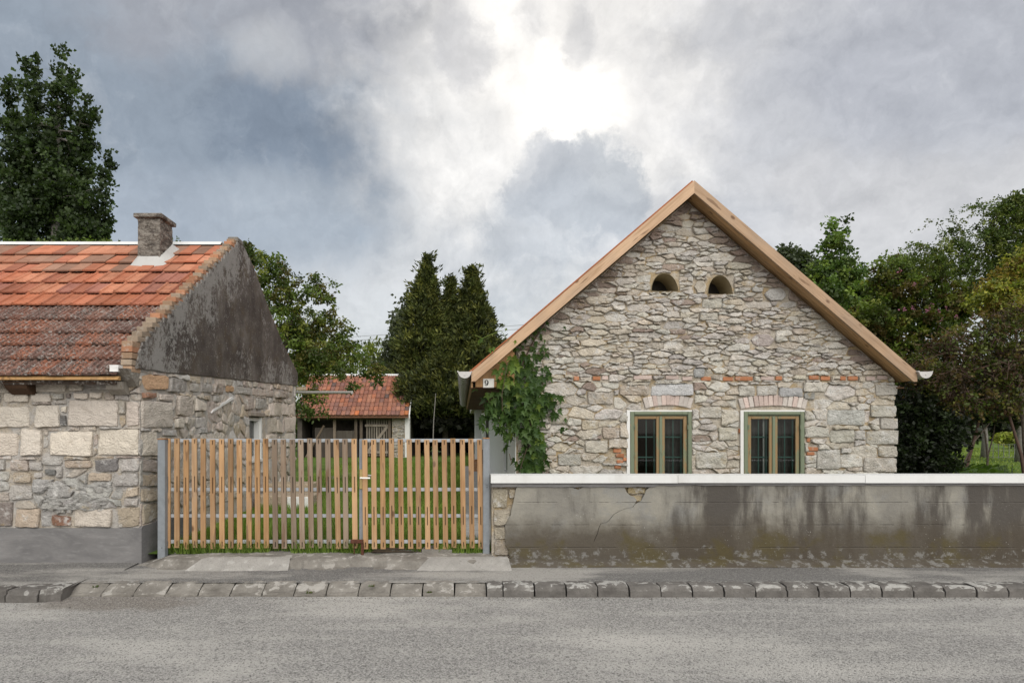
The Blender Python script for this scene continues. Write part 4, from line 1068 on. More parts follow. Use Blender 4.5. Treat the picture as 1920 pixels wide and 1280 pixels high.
for x0, y0, x1, y1, c in blocks:
    if x1 <= x0: continue
    a, b, c2, d2 = X(x0, HF), Z(y1, HF), X(x1, HF), Z(y0, HF); fixed.append((a, b, c2, d2)); mb = MB(); q = .012
    k = .25 if (y1-y0) > 20 and x1-x0 < 60 and y0 < 700 else .06
    poly = [(a+(c2-a)*k, b), (c2-(c2-a)*k, b+.004), (c2-hr.uniform(0, q), b+(d2-b)*.5), (c2-(c2-a)*k, d2), (a+(c2-a)*k, d2-.004), (a, b+(d2-b)*.5)] if k > .1 else [(a+hr.uniform(-q, q), b), (c2, b+hr.uniform(-q, q)), (c2+hr.uniform(-q, q), d2), (a, d2+hr.uniform(-q, q))]
    cen = stone_geo(mb, poly, FH, hr, .036, .004, jit(c, hr, .05), .006, .06, .4, 4, .02); mb.build('stone', 'limestone', HW, origin=cen)
rects = fixed+[(W1[0]-.005, W1[1]-.1, W1[2]+.005, W1[3]+.02), (W2[0]-.045, W2[1]-.1, W2[2]+.005, W2[3]+.02), (V1[0]-.012, V1[1]-.012, V1[2]+.012, V1[3]+.008), (V2[0]-.012, V2[1]-.012, V2[2]+.012, V2[3]+.008)]
def hsize(u, v):
    if v > 2.42: return .18 if mnoise.noise(Vector((u*1.1, v*1.6, 4))) < .2 else .25
    return .33 if mnoise.noise(Vector((u*1.2, v*1.8, 9))) > -.05 else .19
WHS = [(.66, .615, .54), (.68, .64, .575), (.61, .565, .495), (.65, .575, .47), (.54, .50, .46), (.60, .53, .45), (.67, .625, .56), (.57, .515, .43), (.64, .605, .55)]
def hcol(u, v):
    e = rake(u, .2)-v
    if e < .20 and v > 2.5 and hr.random() < .6: return jit((.32, .255, .215), hr, .25)     # redder rubble packed under the boards
    if hr.random() < .03: return jit((.38, .30, .255), hr)
    return jit(hr.choice(WHS), hr, .10)
inside = lambda u, v: v < rake(u, .235)
halfs = [(SP, 1, AZ-.215+SP*AX), (-SP, 1, AZ-.215-SP*AX)]
up_cells = rubble((HX0+.02, 2.40, HX1, 5.2), hsize, inside, rects, halfs, 3.0, hr, 11000, .42, 1.8)
lo_cells = rubble((HX0+.02, .45, HX1+.015, 2.40), hsize, lambda u, v: True, rects, halfs, 2.1, hr, 7500, .40, 1.8)
lay_stones(up_cells+lo_cells, FH, HW, hr, hcol, limit=270, proud=(.006, .055), gap=.0055, rough=.011, seg=.055, rnd_=.06)
# clay-lined vents under the ridge
def vent(rc, lean):
    a, b, c, d = rc; cx, wd, ht = (a+c)/2, (c-a)/2, d-b; n = 20; arch = []
    for i in range(n+1):
        an = PI*i/n; sg = math.cos(an); arch.append((cx-math.copysign(abs(sg)**.9, sg)*wd+lean*math.sin(an)*wd, b+.004+math.sin(an)**1.15*ht*.98))
    arch += [(cx+wd*.6, b-.001), (cx, b-.005), (cx-wd*.6, b-.001)]
    m_ = len(arch); x0, x1, z0, z1 = a-.045, c+.045, b-.04, d+.04; out = []; zc = b+ht*.4
    for (u, v) in arch:
        du, dv = u-cx, v-zc; k = min((x1-cx)/abs(du) if abs(du) > 1e-6 else 9e9, ((z1-zc) if dv > 0 else (zc-z0))/abs(dv) if abs(dv) > 1e-6 else 9e9); out.append((cx+du*k, zc+dv*k))
    mb = MB(); v_ = [(u, HF-.006, v) for u, v in out]+[(u+(u-cx)*.05, HF-.012, v+(v-zc)*.05) for u, v in arch]; f_ = [(i, m_+i, m_+(i+1) % m_, (i+1) % m_) for i in range(m_)]
    mb.add(v_, f_); o = mb.build('vent', 'lime_mortar', HH)
    mb = MB(); v_ = [(u+(u-cx)*.05, HF-.012, v+(v-zc)*.05) for u, v in arch]+[(u, HF-.030, v) for u, v in arch]+[(u*.93+cx*.07, HF+.43, v*.93+b*.07) for u, v in arch]
    mb.add(v_, [q for i in range(m_) for q in ((i, m_+i, m_+(i+1) % m_, (i+1) % m_), (m_+i, 2*m_+i, 2*m_+(i+1) % m_, m_+(i+1) % m_))], (.42, .37, .27)); mb.build('liner', 'vent_clay', o)
    g = MB(); g.box(x0, x1, HF+.431, HF+.447, z0, z1); g.build('vent_back', 'dark_interior', o)
vent(V1, -.06); vent(V2, -.06)
# windows
def casement(rc, left_pipe):
    x0, z0, x1, z1 = rc; fw = .062
    f = MB(); yF0, yF1 = HF-.045, HF+.10
    x0 += .012
    f.rbox(x0, x0+fw, yF0, yF1, z0, z1-.012, .008).rbox(x1-fw, x1, yF0, yF1, z0, z1-.012, .008).rbox(x0+fw, x1-fw, yF0, yF1, z1-.012-fw*.75, z1-.012, .008)
    f.box(x0+fw, x1-fw, yF0+.03, yF1, z1-.012-fw*.75-.018, z1-.012-fw*.75-.001)
    win = f.build('window', 'green_paint', HH)
    g = MB(); g.box(x0-.05, x0-.003, HF-.036, HF+.1, z0-.06, z1+.012).box(x0-.003, x1+.004, HF-.036, HF+.1, z1-.010, z1+.012); g.build('plaster_band', 'white_limewash', win)
    cx = (x0+x1)/2; zt_ = z1-.012-fw*.75-.022; sw_ = .055
    for sx, (a, b) in enumerate(((x0+fw+.006, cx-.010), (cx+.010, x1-fw-.006))):
        s_ = MB(); y0, y1 = HF-.012, HF+.030
        s_.rbox(a, a+sw_, y0, y1, z0+.02, zt_, .006).rbox(b-sw_, b, y0, y1, z0+.02, zt_, .006).rbox(a+sw_, b-sw_, y0, y1, zt_-sw_*.8, zt_, .006).rbox(a+sw_, b-sw_, y0, y1, z0+.02, z0+.09, .006)
        s_.build('sash', 'flaking_sash', win)
        gl = MB(); gl.add([(a+sw_-.004, HF+.012, z0+.08), (b-sw_+.004, HF+.012, z0+.08), (b-sw_+.004, HF+.012, zt_-sw_*.8+.004), (a+sw_-.004, HF+.012, zt_-sw_*.8+.004)], [(0, 1, 2, 3)]); gl.build('pane', 'window_glass', win)
        ib = MB(); m_ = (a+b)/2+.01; ib.box(m_-.008, m_+.008, HF+.075, HF+.092, z0+.02, zt_)
        for zz in (Z(819, HF), Z(857, HF)): ib.box(a+.01, m_-.008, HF+.075, HF+.092, zz-.010, zz+.010).box(m_+.008, b-.01, HF+.075, HF+.092, zz-.010, zz+.010)
        ib.box(b-.075, b-.055, HF+.065, HF+.10, z0+.02, zt_)
        ib.build('glazing_bar', 'teal_bars', win)
        # hinges
        hg = MB(); hxp = x0+fw+.004 if sx == 0 else x1-fw-.004
        for zz in (z1-.25, z0+.2): hg.tube([(hxp, HF-.05, zz-.035), (hxp, HF-.05, zz+.035)], .009, 6)
        hg.build('hinge', 'green_paint', win)
    mu = MB(); mu.rbox(cx-.022, cx+.022, HF-.032, HF-.0122, z0+.02, zt_-.002, .006); mu.build('cover_strip', 'green_paint', win)
    cu = MB(); nn = 14; xa, xb = cx+.05, x1-.1; 
    cu.add([(xa+(xb-xa)*i/nn, HF+.20+.018*math.sin(i*2.1), z_) for z_ in (z0-.1, z1) for i in range(nn+1)], [(i, i+1, nn+2+i, nn+1+i) for i in range(nn)])
    if left_pipe:
        xa, xb = x0+.08, cx-.03
        cu.add([(xa+(xb-xa)*i/nn, HF+.22+.018*math.sin(i*1.9), z_) for z_ in (z0-.1, z1) for i in range(nn+1)], [(i, i+1, nn+2+i, nn+1+i) for i in range(nn)])
    cu.build('curtain', 'curtain', win)
    if left_pipe:
        pp = MB(); pp.tube([(cx-.105, HF+.10, z0-.02), (cx-.105, HF+.10, zt_)], .014, 8); pp.build('window_post', 'white_paint', win)
casement(W1, False); casement(W2, True)
# verge boards, soffits, roof
TIM = (.43, .29, .185)
def board(sgn):
    e = .135 if sgn < 0 else 2*AX-.135
    ze = rake(.135)
    pts = [(e, ze), (AX, AZ), (AX, AZ-.19), (AX+sgn*(AX-.187), ze-.145), (e, ze-.145)]
    # build along local Z so that the grain follows the board
    ang = math.atan2(SP, 1); o_ = Vector((AX, 10.2, AZ)); L = Vector((sgn*math.cos(ang), 0, -math.sin(ang)))   # from ridge down
    rot = Matrix((Vector((0, 1, 0)).cross(L), Vector((0, 1, 0)), L)).transposed()   # columns: x, y, z axes
    mb = MB(); mb.prism(pts, 'y', 10.2, 10.245, TIM); inv = rot.inverted()
    mb.v = [inv @ (v-o_) for v in mb.v]
    me = mb.mesh('verge_board', 'timber'); o = link('verge_board', me, HH, o_, rot.to_euler())
    # soffit boards closing the overhang
    q = MB(); s0 = .004
    pts = [(AX+sgn*.01, AZ-.19-.002), (AX+sgn*(AX-.20), ze-.13), (AX+sgn*(AX-.20), ze-.11), (AX+sgn*.01, AZ-.17)]
    for (ya, yb) in ((10.248, 10.355), (10.358, 10.46), (10.463, 10.58)):
        qq = MB(); qq.prism(pts, 'y', ya, yb, (.43, .265, .135)); qq.v = [inv @ (v-o_) for v in qq.v]
        link('soffit_board', qq.mesh('soffit_board', 'timber'), HH, o_, rot.to_euler())
board(-1); board(1)
rf = MB()
for sgn in (-1, 1):
    e = AX+sgn*(AX-.15); rf.prism([(AX, AZ-.012), (e, rake(.15)-.012), (e, rake(.15)-.14), (AX, AZ-.165)], 'y', 10.60, 21.6, (.2, .1, .06))
    e2 = AX+sgn*(AX-.02); rf.prism([(AX, AZ-.008), (AX+sgn*(AX-.15), rake(.15)-.008), (AX+sgn*(AX-.15), rake(.15)-.06), (AX, AZ-.10)], 'y', 10.249, 10.597, (.3, .15, .08))
    rf.prism([(AX, AZ+.006), (e2, rake(.02)+.02), (e2, rake(.02)+.045), (AX, AZ+.035)], 'y', 10.30, 21.6, (.40, .15, .07))
rf = rf.build('roof', 'clay_tile', HH)
et = flat_tile(.20, .35, (.42, .16, .075)).mesh('roof_tile', 'clay_tile')
for i in range(56):
    for sgn in (-1, 1):
        link('roof_tile', et, rf, (AX+sgn*(AX-.02), 10.30+.2*(i+(1 if sgn < 0 else 0)), rake(.02)+.005), (math.atan(SP), 0, sgn*PI/2))
# eave boxes: closing panel with the house number, dark boarding overhead
pn = MB(); pn.prism([(.20, 2.32), (.80, 2.32), (.80, 2.95), (.20, 2.43)], 'y', 10.44, 10.47, (.40, .225, .10)); pn.build('eave_panel', 'timber', HH)
for bx, c in (((.16, HX0-.004, 10.475, 21.5, 2.295, 2.318), (.10, .05, .03)), ((HX1+.004, 6.78, 10.475, 21.5, 2.30, 2.32), (.12, .07, .04))):
    ev = MB(); ev.box(*bx, c); ev.build('eave_boarding', 'dark_timber', HH)
ev = MB(); ev.box(.13, .157, 10.26, 21.5, 2.30, 2.46, (.38, .22, .10)); ev.build('eave_board', 'timber', HH)
for sgn, cx in ((-1, .035), (1, 6.885)):
    mb, s_ = half_gutter((cx, 10.14, 2.53), (cx, 21.6, 2.49), .096, 12); 
    nn = 16; yc = 10.137
    mb.add([(cx+.099*math.cos(PI+PI*i/nn), yc, 2.53+.099*math.sin(PI+PI*i/nn)) for i in range(nn+1)]+[(cx+.099*math.cos(PI+PI*i/nn), yc+.006, 2.53+.099*math.sin(PI+PI*i/nn)) for i in range(nn+1)],
           [tuple(reversed(range(nn+1)))][::-1]+[(i, i+1, nn+2+i, nn+1+i) for i in range(nn)])
    mb.tube([(cx-.102, 10.14, 2.532), (cx-.102, 21.6, 2.49)], .012, 6).tube([(cx+.1, 10.14, 2.532), (cx+.1, 21.6, 2.49)], .008, 6)
    for k in range(26): 
        yy = 10.5+.42*k; mb.tube([(cx+.101*math.cos(PI+PI*i/10), yy, 2.53-.0035*(yy-10.14)+.101*math.sin(PI+PI*i/10)) for i in range(11)], .007, 4)
    mb.tube([(cx, yc-.006, 2.485), (cx, yc+.002, 2.485)], .012, 8)
    mb.build('gutter', 'zinc', HH)
# side window and yard door, seen at a raking angle
g = MB(); g.box(HX0+.06, HX0+.12, ty0, ty0+.06, .86, 2.12).box(HX0+.06, HX0+.12, ty1-.06, ty1, .86, 2.12).box(HX0+.06, HX0+.12, ty0+.06, ty1-.06, 2.05, 2.12).box(HX0+.06, HX0+.12, ty0+.06, ty1-.06, .86, .92)
sw2 = g.build('window', 'green_paint', HH)
g = MB(); g.box(HX0+.085, HX0+.09, ty0+.061, ty1-.061, .921, 2.049); g.build('pane', 'window_glass', sw2)
g = MB(); g.box(1.10, 1.11, ty0, ty1, .86, 2.12); g.build('room_darkness', 'dark_interior', sw2)
g = MB(); g.box(HX0+.10, HX0+.16, 21.5, 26.6, .5, 2.5); dd = g.build('door', 'teal_bars', HH)
g = MB(); g.box(HX0+.08, HX0+.0995, 21.6, 23.6, 1.1, 2.4).box(HX0+.08, HX0+.0995, 23.9, 26.4, 1.1, 2.4); g.build('door_glass', 'dark_interior', dd)
g = MB(); g.rbox(.39, .60, 21.7, 21.95, .72, 2.30, .01); g.build('porch_pillar', 'white_paint', HH)
g = MB(); g.box(.36, .80, 21.6, 27, .25, .70, (.36, .19, .10)); g.build('porch_plinth', 'clay_brick', HH)
g = MB(); g.box(.30, HX0-.005, 21.65, 27, 2.305, 2.60); g.build('porch_beam', 'old_plaster', HH)

# house number plate, fixed to the eave panel
NP = empty('number_plate', (X(916, 10.42), 10.42, Z(718, 10.42)), 'white enamel plate with a black number 9 under the eave, half hidden by creeper', 'house number')
cx, cz = X(916, 10.42), Z(718, 10.42)
g = MB(); g.rbox(cx-.085, cx+.085, 10.425, 10.438, cz-.07, cz+.07, .005); g.build('plate', 'enamel', NP)
g = MB(); nn = 20; ring = []
ox, oz = cx-.03, cz+.016
for i in range(nn):
    a = 2*PI*i/nn; ring.append((ox+.030*math.cos(a), oz+.034*math.sin(a))); 
inn = [(ox+.012*math.cos(2*PI*i/nn), oz+.026*math.sin(2*PI*i/nn)) for i in range(nn)]
g.add([(a, 10.4215, b) for a, b in ring+inn], [(i, (i+1) % nn, nn+(i+1) % nn, nn+i) for i in range(nn)])
tl = [((.030, .010), (.014, .010)), ((.031, -.015), (.013, -.012)), ((.022, -.042), (.007, -.034)), ((.004, -.056), (-.003, -.047)), ((-.018, -.054), (-.016, -.046)), ((-.030, -.044), (-.018, -.036))]
g.add([(ox+q[0], 10.421, oz+q[1]) for pr in tl for q in pr], [(2*i, 2*i+1, 2*i+3, 2*i+2) for i in range(len(tl)-1)])
g.build('numeral', 'black_paint', NP)

# ================================================================== BOUNDARY WALL
BW = empty('boundary_wall', (5, 8.6, 0), 'low stained concrete wall with white coping along the pavement', 'wall')
WX0 = X(922, 8.45)
g = MB(); g.box(WX0, 14, 8.49, 8.80, -.05, 1.0); core = g.build('wall', 'lime_mortar', BW)
def W2(px, py): return (X(px, 8.43), Z(py, 8.43))
edge_l = [(957, 1061), (958, 1046), (953, 1036), (955, 1030), (949, 1024), (947, 1012), (948, 1000), (947, 985), (952, 975), (958, 965), (959, 955), (962, 944), (965, 930), (967, 918), (970, 911)]
topl = []
for px in range(976, 1168, 12): topl.append((px, 911+RNG.uniform(-1.2, 2.0)+(5 if 1078 < px < 1096 else 0)))
notch = [(1171, 913), (1175, 922), (1181, 928), (1189, 931), (1194, 937)]
ck = [(1190, 945), (1186, 950), (1172, 953), (1160, 958), (1150, 964), (1143, 973), (1138, 978), (1126, 981), (1122, 990), (1120, 999), (1115, 1010), (1112, 1019)]
notch2 = [(1202, 939), (1208, 928), (1212, 918), (1220, 912)]
topr = [(px, 908+RNG.uniform(-1.0, 2.2)) for px in range(1232, 1925, 16)]
poly = [W2(*p) for p in edge_l+topl+notch]+[W2(a, b) for a, b in ck]+[(lambda q: (q[0]+.006, q[1]-.002))(W2(a, b)) for a, b in reversed(ck[:-1])]+[W2(*p) for p in notch2+topr]
poly += [(14, Z(909, 8.43)), (14, -.02)]
g = MB(); g.prism(poly, 'y', 8.43, 8.492); g.build('wall_render', 'stained_concrete', BW)
# cement bed under the coping, ragged lower edge
bed = [(WX0-.004, 1.008)]; n = 110
low_ = []
for i in range(n+1):
    t_ = i/n; px = 921+(1920+80-921)*t_; low_.append((X(px, 8.42), Z(912.5 if px < 1230 else 909.5, 8.42)+.010*mnoise.noise(Vector((i*.45, 2, 2)))+.005*mnoise.noise(Vector((i*1.9, 7, 2)))))
bedp = [(WX0, 1.008)]+low_+[(14, low_[-1][1]), (14, 1.008)]
g = MB(); g.prism(bedp, 'y', 8.415, 8.60); g.build('cement_bed', 'cement_render', BW)
g = MB(); cp = [(8.385, 1.014), (8.385, 1.110), (8.78, 1.104), (8.78, 1.010)]; xa = WX0-.012
for k in range(6):
    xb = xa+(2.3 if k < 5 else 3.0); g = MB(); g.prism([(q[0]+RNG.uniform(-.002, .002), q[1]+RNG.uniform(-.0015, .0015)) for q in cp], 'x', xa, xb-.004); g.build('coping', 'white_paint', BW); xa = xb
FB = (Vector((0, 8.49, 0)), Vector((1, 0, 0)), Vector((0, 0, 1)), Vector((0, -1, 0)))
br_ = random.Random(8)
for (x0, y0, x1, y1, c) in [(923, 914, 953, 952, (.43, .38, .29)), (953, 916, 967, 934, (.40, .34, .25)), (924, 954, 958, 985, (.44, .39, .31)), (925, 987, 950, 1011, (.42, .37, .29)), (926, 1013, 957, 1041, (.36, .31, .25)),
                         (1174, 911, 1212, 926, (.36, .29, .17)), (1177, 927, 1205, 940, (.40, .33, .22)), (1076, 910, 1098, 918, (.30, .22, .13)), (928, 1042, 956, 1056, (.20, .15, .11))]:
    a, b, c2, d2 = X(x0, 8.47), Z(y1, 8.47), X(x1, 8.47), Z(y0, 8.47); mb = MB(); q = .012
    pl_ = [(a+br_.uniform(0, q), b), (c2-br_.uniform(0, q), b+br_.uniform(0, q)), (c2, d2-br_.uniform(0, q)), (a+br_.uniform(0, q), d2)]
    cen = stone_geo(mb, pl_, FB, br_, .035, .003, c, .006, .045, .5, 4, .02); mb.build('stone', 'limestone', BW, origin=cen)

# ================================================================== GATE
GY = 8.60
def slat_mesh(c, seed, slots):
    """one board with slots routed at the rails: built in segments so that the slots are real"""
    r = random.Random(seed); mb = MB(); wd, th = .0635, .024; z0, z1 = 0.0, 1.0
    H = 1.375
    cuts = sorted(slots); z = 0.0; x0, x1 = -wd/2, wd/2; sx = r.uniform(-.004, .004); gw = .0065
    for a, b in cuts+[(H, None)]:
        if a > z: mb.box(x0, x1, 0, th, z, a, c)
        if b is None: break
        mb.box(x0, sx-gw, 0, th, a, b, c); mb.box(sx+gw, x1, 0, th, a, b, c); mb.box(sx-gw, sx+gw, th-.006, th, a, b, tuple(q*.35 for q in c)); z = b
    return mb.mesh('slat', 'timber')
FRESH = [(.37, .222, .112), (.35, .205, .098), (.385, .24, .128)]
GREYW = [(.25, .188, .138), (.225, .168, .122)]
zt_g = 1.556
LS = [(.015, .06), (.63, .885), (1.315, 1.36)]; LS = [(.02, .085), (.70, .90), (1.31, 1.362)]
RS = [(.02, .085), (.30, .53), (1.31, 1.362)]
LM = [slat_mesh(c, i, LS) for i, c in enumerate(FRESH)]; LG = [slat_mesh(c, 9+i, LS) for i, c in enumerate(GREYW)]; RMs = [slat_mesh(c, 5+i, RS) for i, c in enumerate(FRESH)]
gl_ = empty('gate_leaf', (X(490, GY), GY, .12), 'wide gate leaf next to the old house, with some weathered grey slats', 'gate', 'two leaves of the yard gate')
gr_ = empty('gate_leaf', (X(795, GY), GY, .12), 'narrower gate leaf carrying the lever handle, all slats fresh and yellow', 'gate', 'two leaves of the yard gate')
lt = [98, 146, 194, 240, 287, 335, 382, 430, 478, 526, 572, 617, 664, 709, 755, 803, 850, 897, 944, 988, 1037, 1083]
lb = [98, 147, 194, 242, 287, 338, 385, 432, 481, 527, 575, 622, 670, 715, 766, 812, 860, 905, 953, 1000, 1043, 1089]
rt = [1140, 1188, 1234, 1282, 1327, 1374, 1421, 1467, 1514, 1561, 1608, 1655, 1703, 1749]
rb_ = [1145, 1193, 1238, 1287, 1333, 1383, 1428, 1473, 1521, 1569, 1614, 1662, 1710, 1757]
def put_slats(tops, bots, meshes, greys, gset, root):
    for i, (a, b) in enumerate(zip(tops, bots)):
        xt, xb = X(280+a*.3542, GY), X(280+b*.3542, GY); tilt = math.atan2(xt-xb, 1.375)
        me = (greys if i in gset else meshes)[RNG.randrange(2 if i in gset else 3)]
        link('slat', me, root, (xb+RNG.uniform(-.004, .004), GY-.012, .178+RNG.uniform(-.012, .008)), (0, tilt, 0))
put_slats(lt, lb, LM, LG, {12, 13, 14, 15, 16, 17, 18, 20}, gl_)
put_slats(rt, rb_, RMs, LG, set(), gr_)
def rails(root, x0, x1, stiles):
    for z0, z1 in ((1.510, 1.553), (.892, .936), (.560, .603), (.234, .278)):
        g = MB(); g.rbox(x0, x1, GY+.0125, GY+.048, z0, z1, .004)
        for k in range(int((x1-x0)/.1135)):
            xx = x0+.045+.1135*k; g.tube([(xx, GY+.0127, (z0+z1)/2), (xx, GY+.009, (z0+z1)/2)], .005, 6, (.2, .2, .2))
        g.build('rail', 'galvanised_steel', root)
    for a, b in stiles:
        g = MB(); g.rbox(a, b, GY+.0135, GY+.046, .236, 1.551, .004)
        g.build('stile', 'grey_paint', root)
xl0, xlm, xrm, xr1 = X(313, GY), X(669, GY), X(673, GY), X(903, GY)
rails(gl_, xl0, xlm-.03, [(xlm-.03, xlm)])
rails(gr_, xrm+.062, xr1, [(xrm, xrm+.062)])
g = MB(); g.rbox(xrm+.006, xrm+.045, GY-.002, GY+.0125, .92, 1.17, .004); lk = g.build('lock_plate', 'brass', gr_)
g = MB(); zz = Z(895, GY); g.tube([(xrm+.03, GY-.002, zz), (xrm+.03, GY-.06, zz)], .009, 8).tube([(xrm+.022, GY-.06, zz), (xrm+.15, GY-.062, zz-.002)], .010, 8); g.build('handle', 'enamel', lk)
g = MB(); zz = Z(891, GY+.1); g.tube([(xrm+.03, GY+.048, zz), (xrm+.03, GY+.10, zz)], .009, 8).tube([(xrm+.022, GY+.10, zz), (xrm+.16, GY+.102, zz)], .010, 8); g.build('handle', 'enamel', lk)
for zz in (.38, 1.33):
    g = MB(); g.tube([(xr1+.012, GY+.02, zz-.09), (xr1+.012, GY+.02, zz+.09)], .016, 8); g.build('hinge', 'black_paint', gr_)
    g = MB(); g.tube([(xl0-.012, GY+.02, zz-.09), (xl0-.012, GY+.02, zz+.09)], .016, 8); g.build('hinge', 'black_paint', gl_)
def post(px0, px1, y0, y1, label, ztop, z0):
    xc = X((px0+px1)/2, y0); hw_ = (px1-px0)/2/FPX*y0; r_ = empty('gate_post', (xc, (y0+y1)/2, z0), label, 'gate post', 'gate posts')
    g = MB(); g.rbox(xc-hw_, xc+hw_, y0, y1, z0-.1, ztop, .006); g.build('post', 'grey_paint', r_)
    g = MB(); g.rbox(xc-hw_-.003, xc+hw_+.003, y0-.003, y1+.003, ztop+.0005, ztop+.012, .003, (.34, .16, .06)); g.build('cap', 'timber', r_)
    for zz in ((.95, .98) if px0 > 800 else (.2,)):
        b = MB(); b.tube([(xc+.01, y0+.001, zz), (xc+.01, y0-.006, zz)], .005, 6); b.build('bolt', 'black_paint', r_)
post(295, 309, 8.50, 8.60, 'grey steel gate post standing against the corner of the old house', 1.545, .04)
post(905.5, 918, 8.55, 8.65, 'grey steel gate post standing at the end of the stained wall', 1.555, .10)
gs = empty('gate_stop', (X(672, 8.52), 8.53, .1), 'rusty iron stop plate on two legs where the gate leaves meet', 'gate stop')
g = MB(); g.rbox(X(657, 8.5), X(681, 8.5), 8.49, 8.53, .255, .30, .004); g.build('stop_plate', 'rust', gs)
g = MB(); g.tube([(X(664, 8.51), 8.515, .09), (X(664, 8.51), 8.515, .2545)], .008, 6); g.build('leg', 'rust', gs)
g = MB(); g.box(X(677, 8.51), X(682, 8.51), 8.50, 8.53, .085, .2545); g.build('leg', 'rust', gs)
# loose slab, yard steps
ps = MB(); a = P(790, 1038, 8.55); 
psx = [X(791, 8.58), X(846, 8.58)]; ps.prism([(psx[0], 8.58), (psx[1]+.01, 8.57), (psx[1]-.02, 8.90), (psx[0]+.04, 8.91)], 'z', .115, .165)
tagp(ps.build('paving_slab', 'slab_concrete', origin=(psx[0], 8.58, .12)), 'loose concrete paving slab lying under the right part of the slatted gate', 'paving slab')
st = empty('stone_steps', (-3.55, 13.4, .2), 'two worn stone steps with a white riser beside the old house in the yard', 'steps')
g = MB(); g.rbox(-3.92, -2.85, 12.9, 13.6, gz(13)-.05, .42, .02, (.40, .33, .25)); g.build('step', 'tuff_block', st)
g = MB(); g.rbox(-3.92, -3.05, 13.61, 14.4, gz(13)-.05, .58, .02, (.42, .345, .25)); g.build('step', 'tuff_block', st)
g = MB(); g.rbox(-3.3, -2.9, 12.84, 12.895, gz(13)-.02, .40, .01); g.build('riser', 'white_limewash', st)
sp_ = MB(); r = random.Random(3)
for i in range(10):
    t_ = i/9; px, py = 622+(735-622)*t_, 897-(897-868)*t_; d = 1.0
    for _ in range(30): d = (EYE-gz(d)-.02)*FPX/(py-VY)
    c_ = P(px, py, d); s = .28*r.uniform(.7, 1.2)
    pts = [(c_.x+s*math.cos(a)*r.uniform(.8, 1.2), c_.y+s*1.2*math.sin(a)*r.uniform(.8, 1.2)) for a in [2*PI*k/8 for k in range(8)]]
    sp_.prism(pts, 'z', gz(d)-.03, gz(d)+.03)
structure(sp_.build('stepping_stone_path', 'slab_concrete'))

# ================================================================== SHED
SH = empty('shed', (-4.8, 31, gz(30)), 'low tile-roofed shed with dark open front at the end of the yard', 'shed')
SY0, SY1 = 30.0, 33.4; SX0, SX1 = -7.25, -2.33; gz_ = gz(30)
e0, e1 = (29.6, 2.27), (32.5, 4.22)
g = MB(); g.prism([e0, e1, (35.2, 2.4), (35.2, 2.3), (e1[0], e1[1]-.12), (e0[0], e0[1]-.09)], 'x', SX0, SX1, (.2, .1, .06)); srf = g.build('roof', 'clay_tile', SH)
tl_ = MB(); r = random.Random(6); nr, nc = 10, 25; sl = math.hypot(e1[0]-e0[0], e1[1]-e0[1]); dv = Vector((0, (e1[0]-e0[0])/sl, (e1[1]-e0[1])/sl)); nv = Vector((0, -dv.z, dv.y))
tls = [(.33, .145, .095), (.30, .13, .09), (.37, .175, .115), (.26, .12, .088), (.23, .12, .10), (.40, .16, .09)]
for i in range(nr):
    for j in range(nc):
        c = r.choice(tls); c = jit(c, r, .15) if i > 2 else jit(tuple(.75*q+.25*w_ for q, w_ in zip(c, (.30, .16, .12))), r, .15)
        if j == nc-1: c = jit((.45, .17, .07), r)
        if r.random() < .03: c = (.13, .09, .08)
        if i == 0 and j == 13: c = (.55, .19, .08)
        w_ = (SX1-SX0)/nc; o = Vector((SX0+j*w_, e0[0], e0[1]))+dv*(i*sl/nr-.04)+nv*(.02+r.uniform(-.008, .01))
        L = sl/nr+.05; uu = Vector((1, 0, 0)); prof = [(.01, 0), (.01, .03), (.22*w_/.2*.2+.012, .055), (.075, .03), (w_*.62, .03), (w_*.75, .055), (w_-.01, .035), (w_-.01, 0)]
        lift = nv*.022
        tl_.add([o+uu*q[0]+nv*q[1]+lift for q in prof]+[o+dv*L+uu*q[0]+nv*q[1] for q in prof], [tuple(range(8))]+[(k, k+8, k+9, k+1) for k in range(7)], c)
tl_.build('roof_tiles', 'clay_tile', srf, kind='stuff')
g = MB(); g.prism([(e1[0]-.12, e1[1]+.0), (e1[0], e1[1]+.10), (e1[0]+.12, e1[1]), (e1[0], e1[1]+.06)], 'x', SX0-.02, SX1+.02); g.build('ridge_capping', 'white_paint', srf)
g = MB(); g.prism([(e0[0]-.03, e0[1]-.10), (e0[0]-.03, e0[1]+.05), (e1[0], e1[1]+.11), (e1[0], e1[1]-.12)], 'x', SX1+.005, SX1+.05); g.build('verge_board', 'white_paint', srf)
def sx(px, d=SY0): return X(px, d)
g = MB(); g.box(SX0, SX1-.2, 33.2, 33.4, 0, 2.6).box(SX0, SX0+.2, SY0, 33.2, 0, 2.5).box(SX1-.30, SX1-.0, SY0+.06, 33.4, 0, 2.44); g.prism([(SY0+.06, 2.44), (33.4, 2.44), (32.5, 3.95)], 'x', SX1-.25, SX1-.02); g.build('wall', 'shed_interior', SH)
g = MB(); g.box(sx(735), SX1-.20, SY0, SY0+.4, 0, 2.42); pier = g.build('pier', 'lime_mortar', SH)
FS = (Vector((0, SY0, 0)), Vector((1, 0, 0)), Vector((0, 0, 1)), Vector((0, -1, 0)))
cells = rubble((sx(735), gz_-.1, SX1-.2, 2.35), lambda u, v: .32, lambda u, v: True, [], [], 2.0, hr, 500)
lay_stones(cells, FS, pier, hr, lambda u, v: jit((.38, .345, .30), hr), limit=60, proud=(.02, .05), gap=.02, rough=.012)
g = MB(); g.box(SX1-.195, SX1+.012, SY0-.03, SY0+.5, 0, 2.25); g.build('corner_post', 'white_limewash', SH)
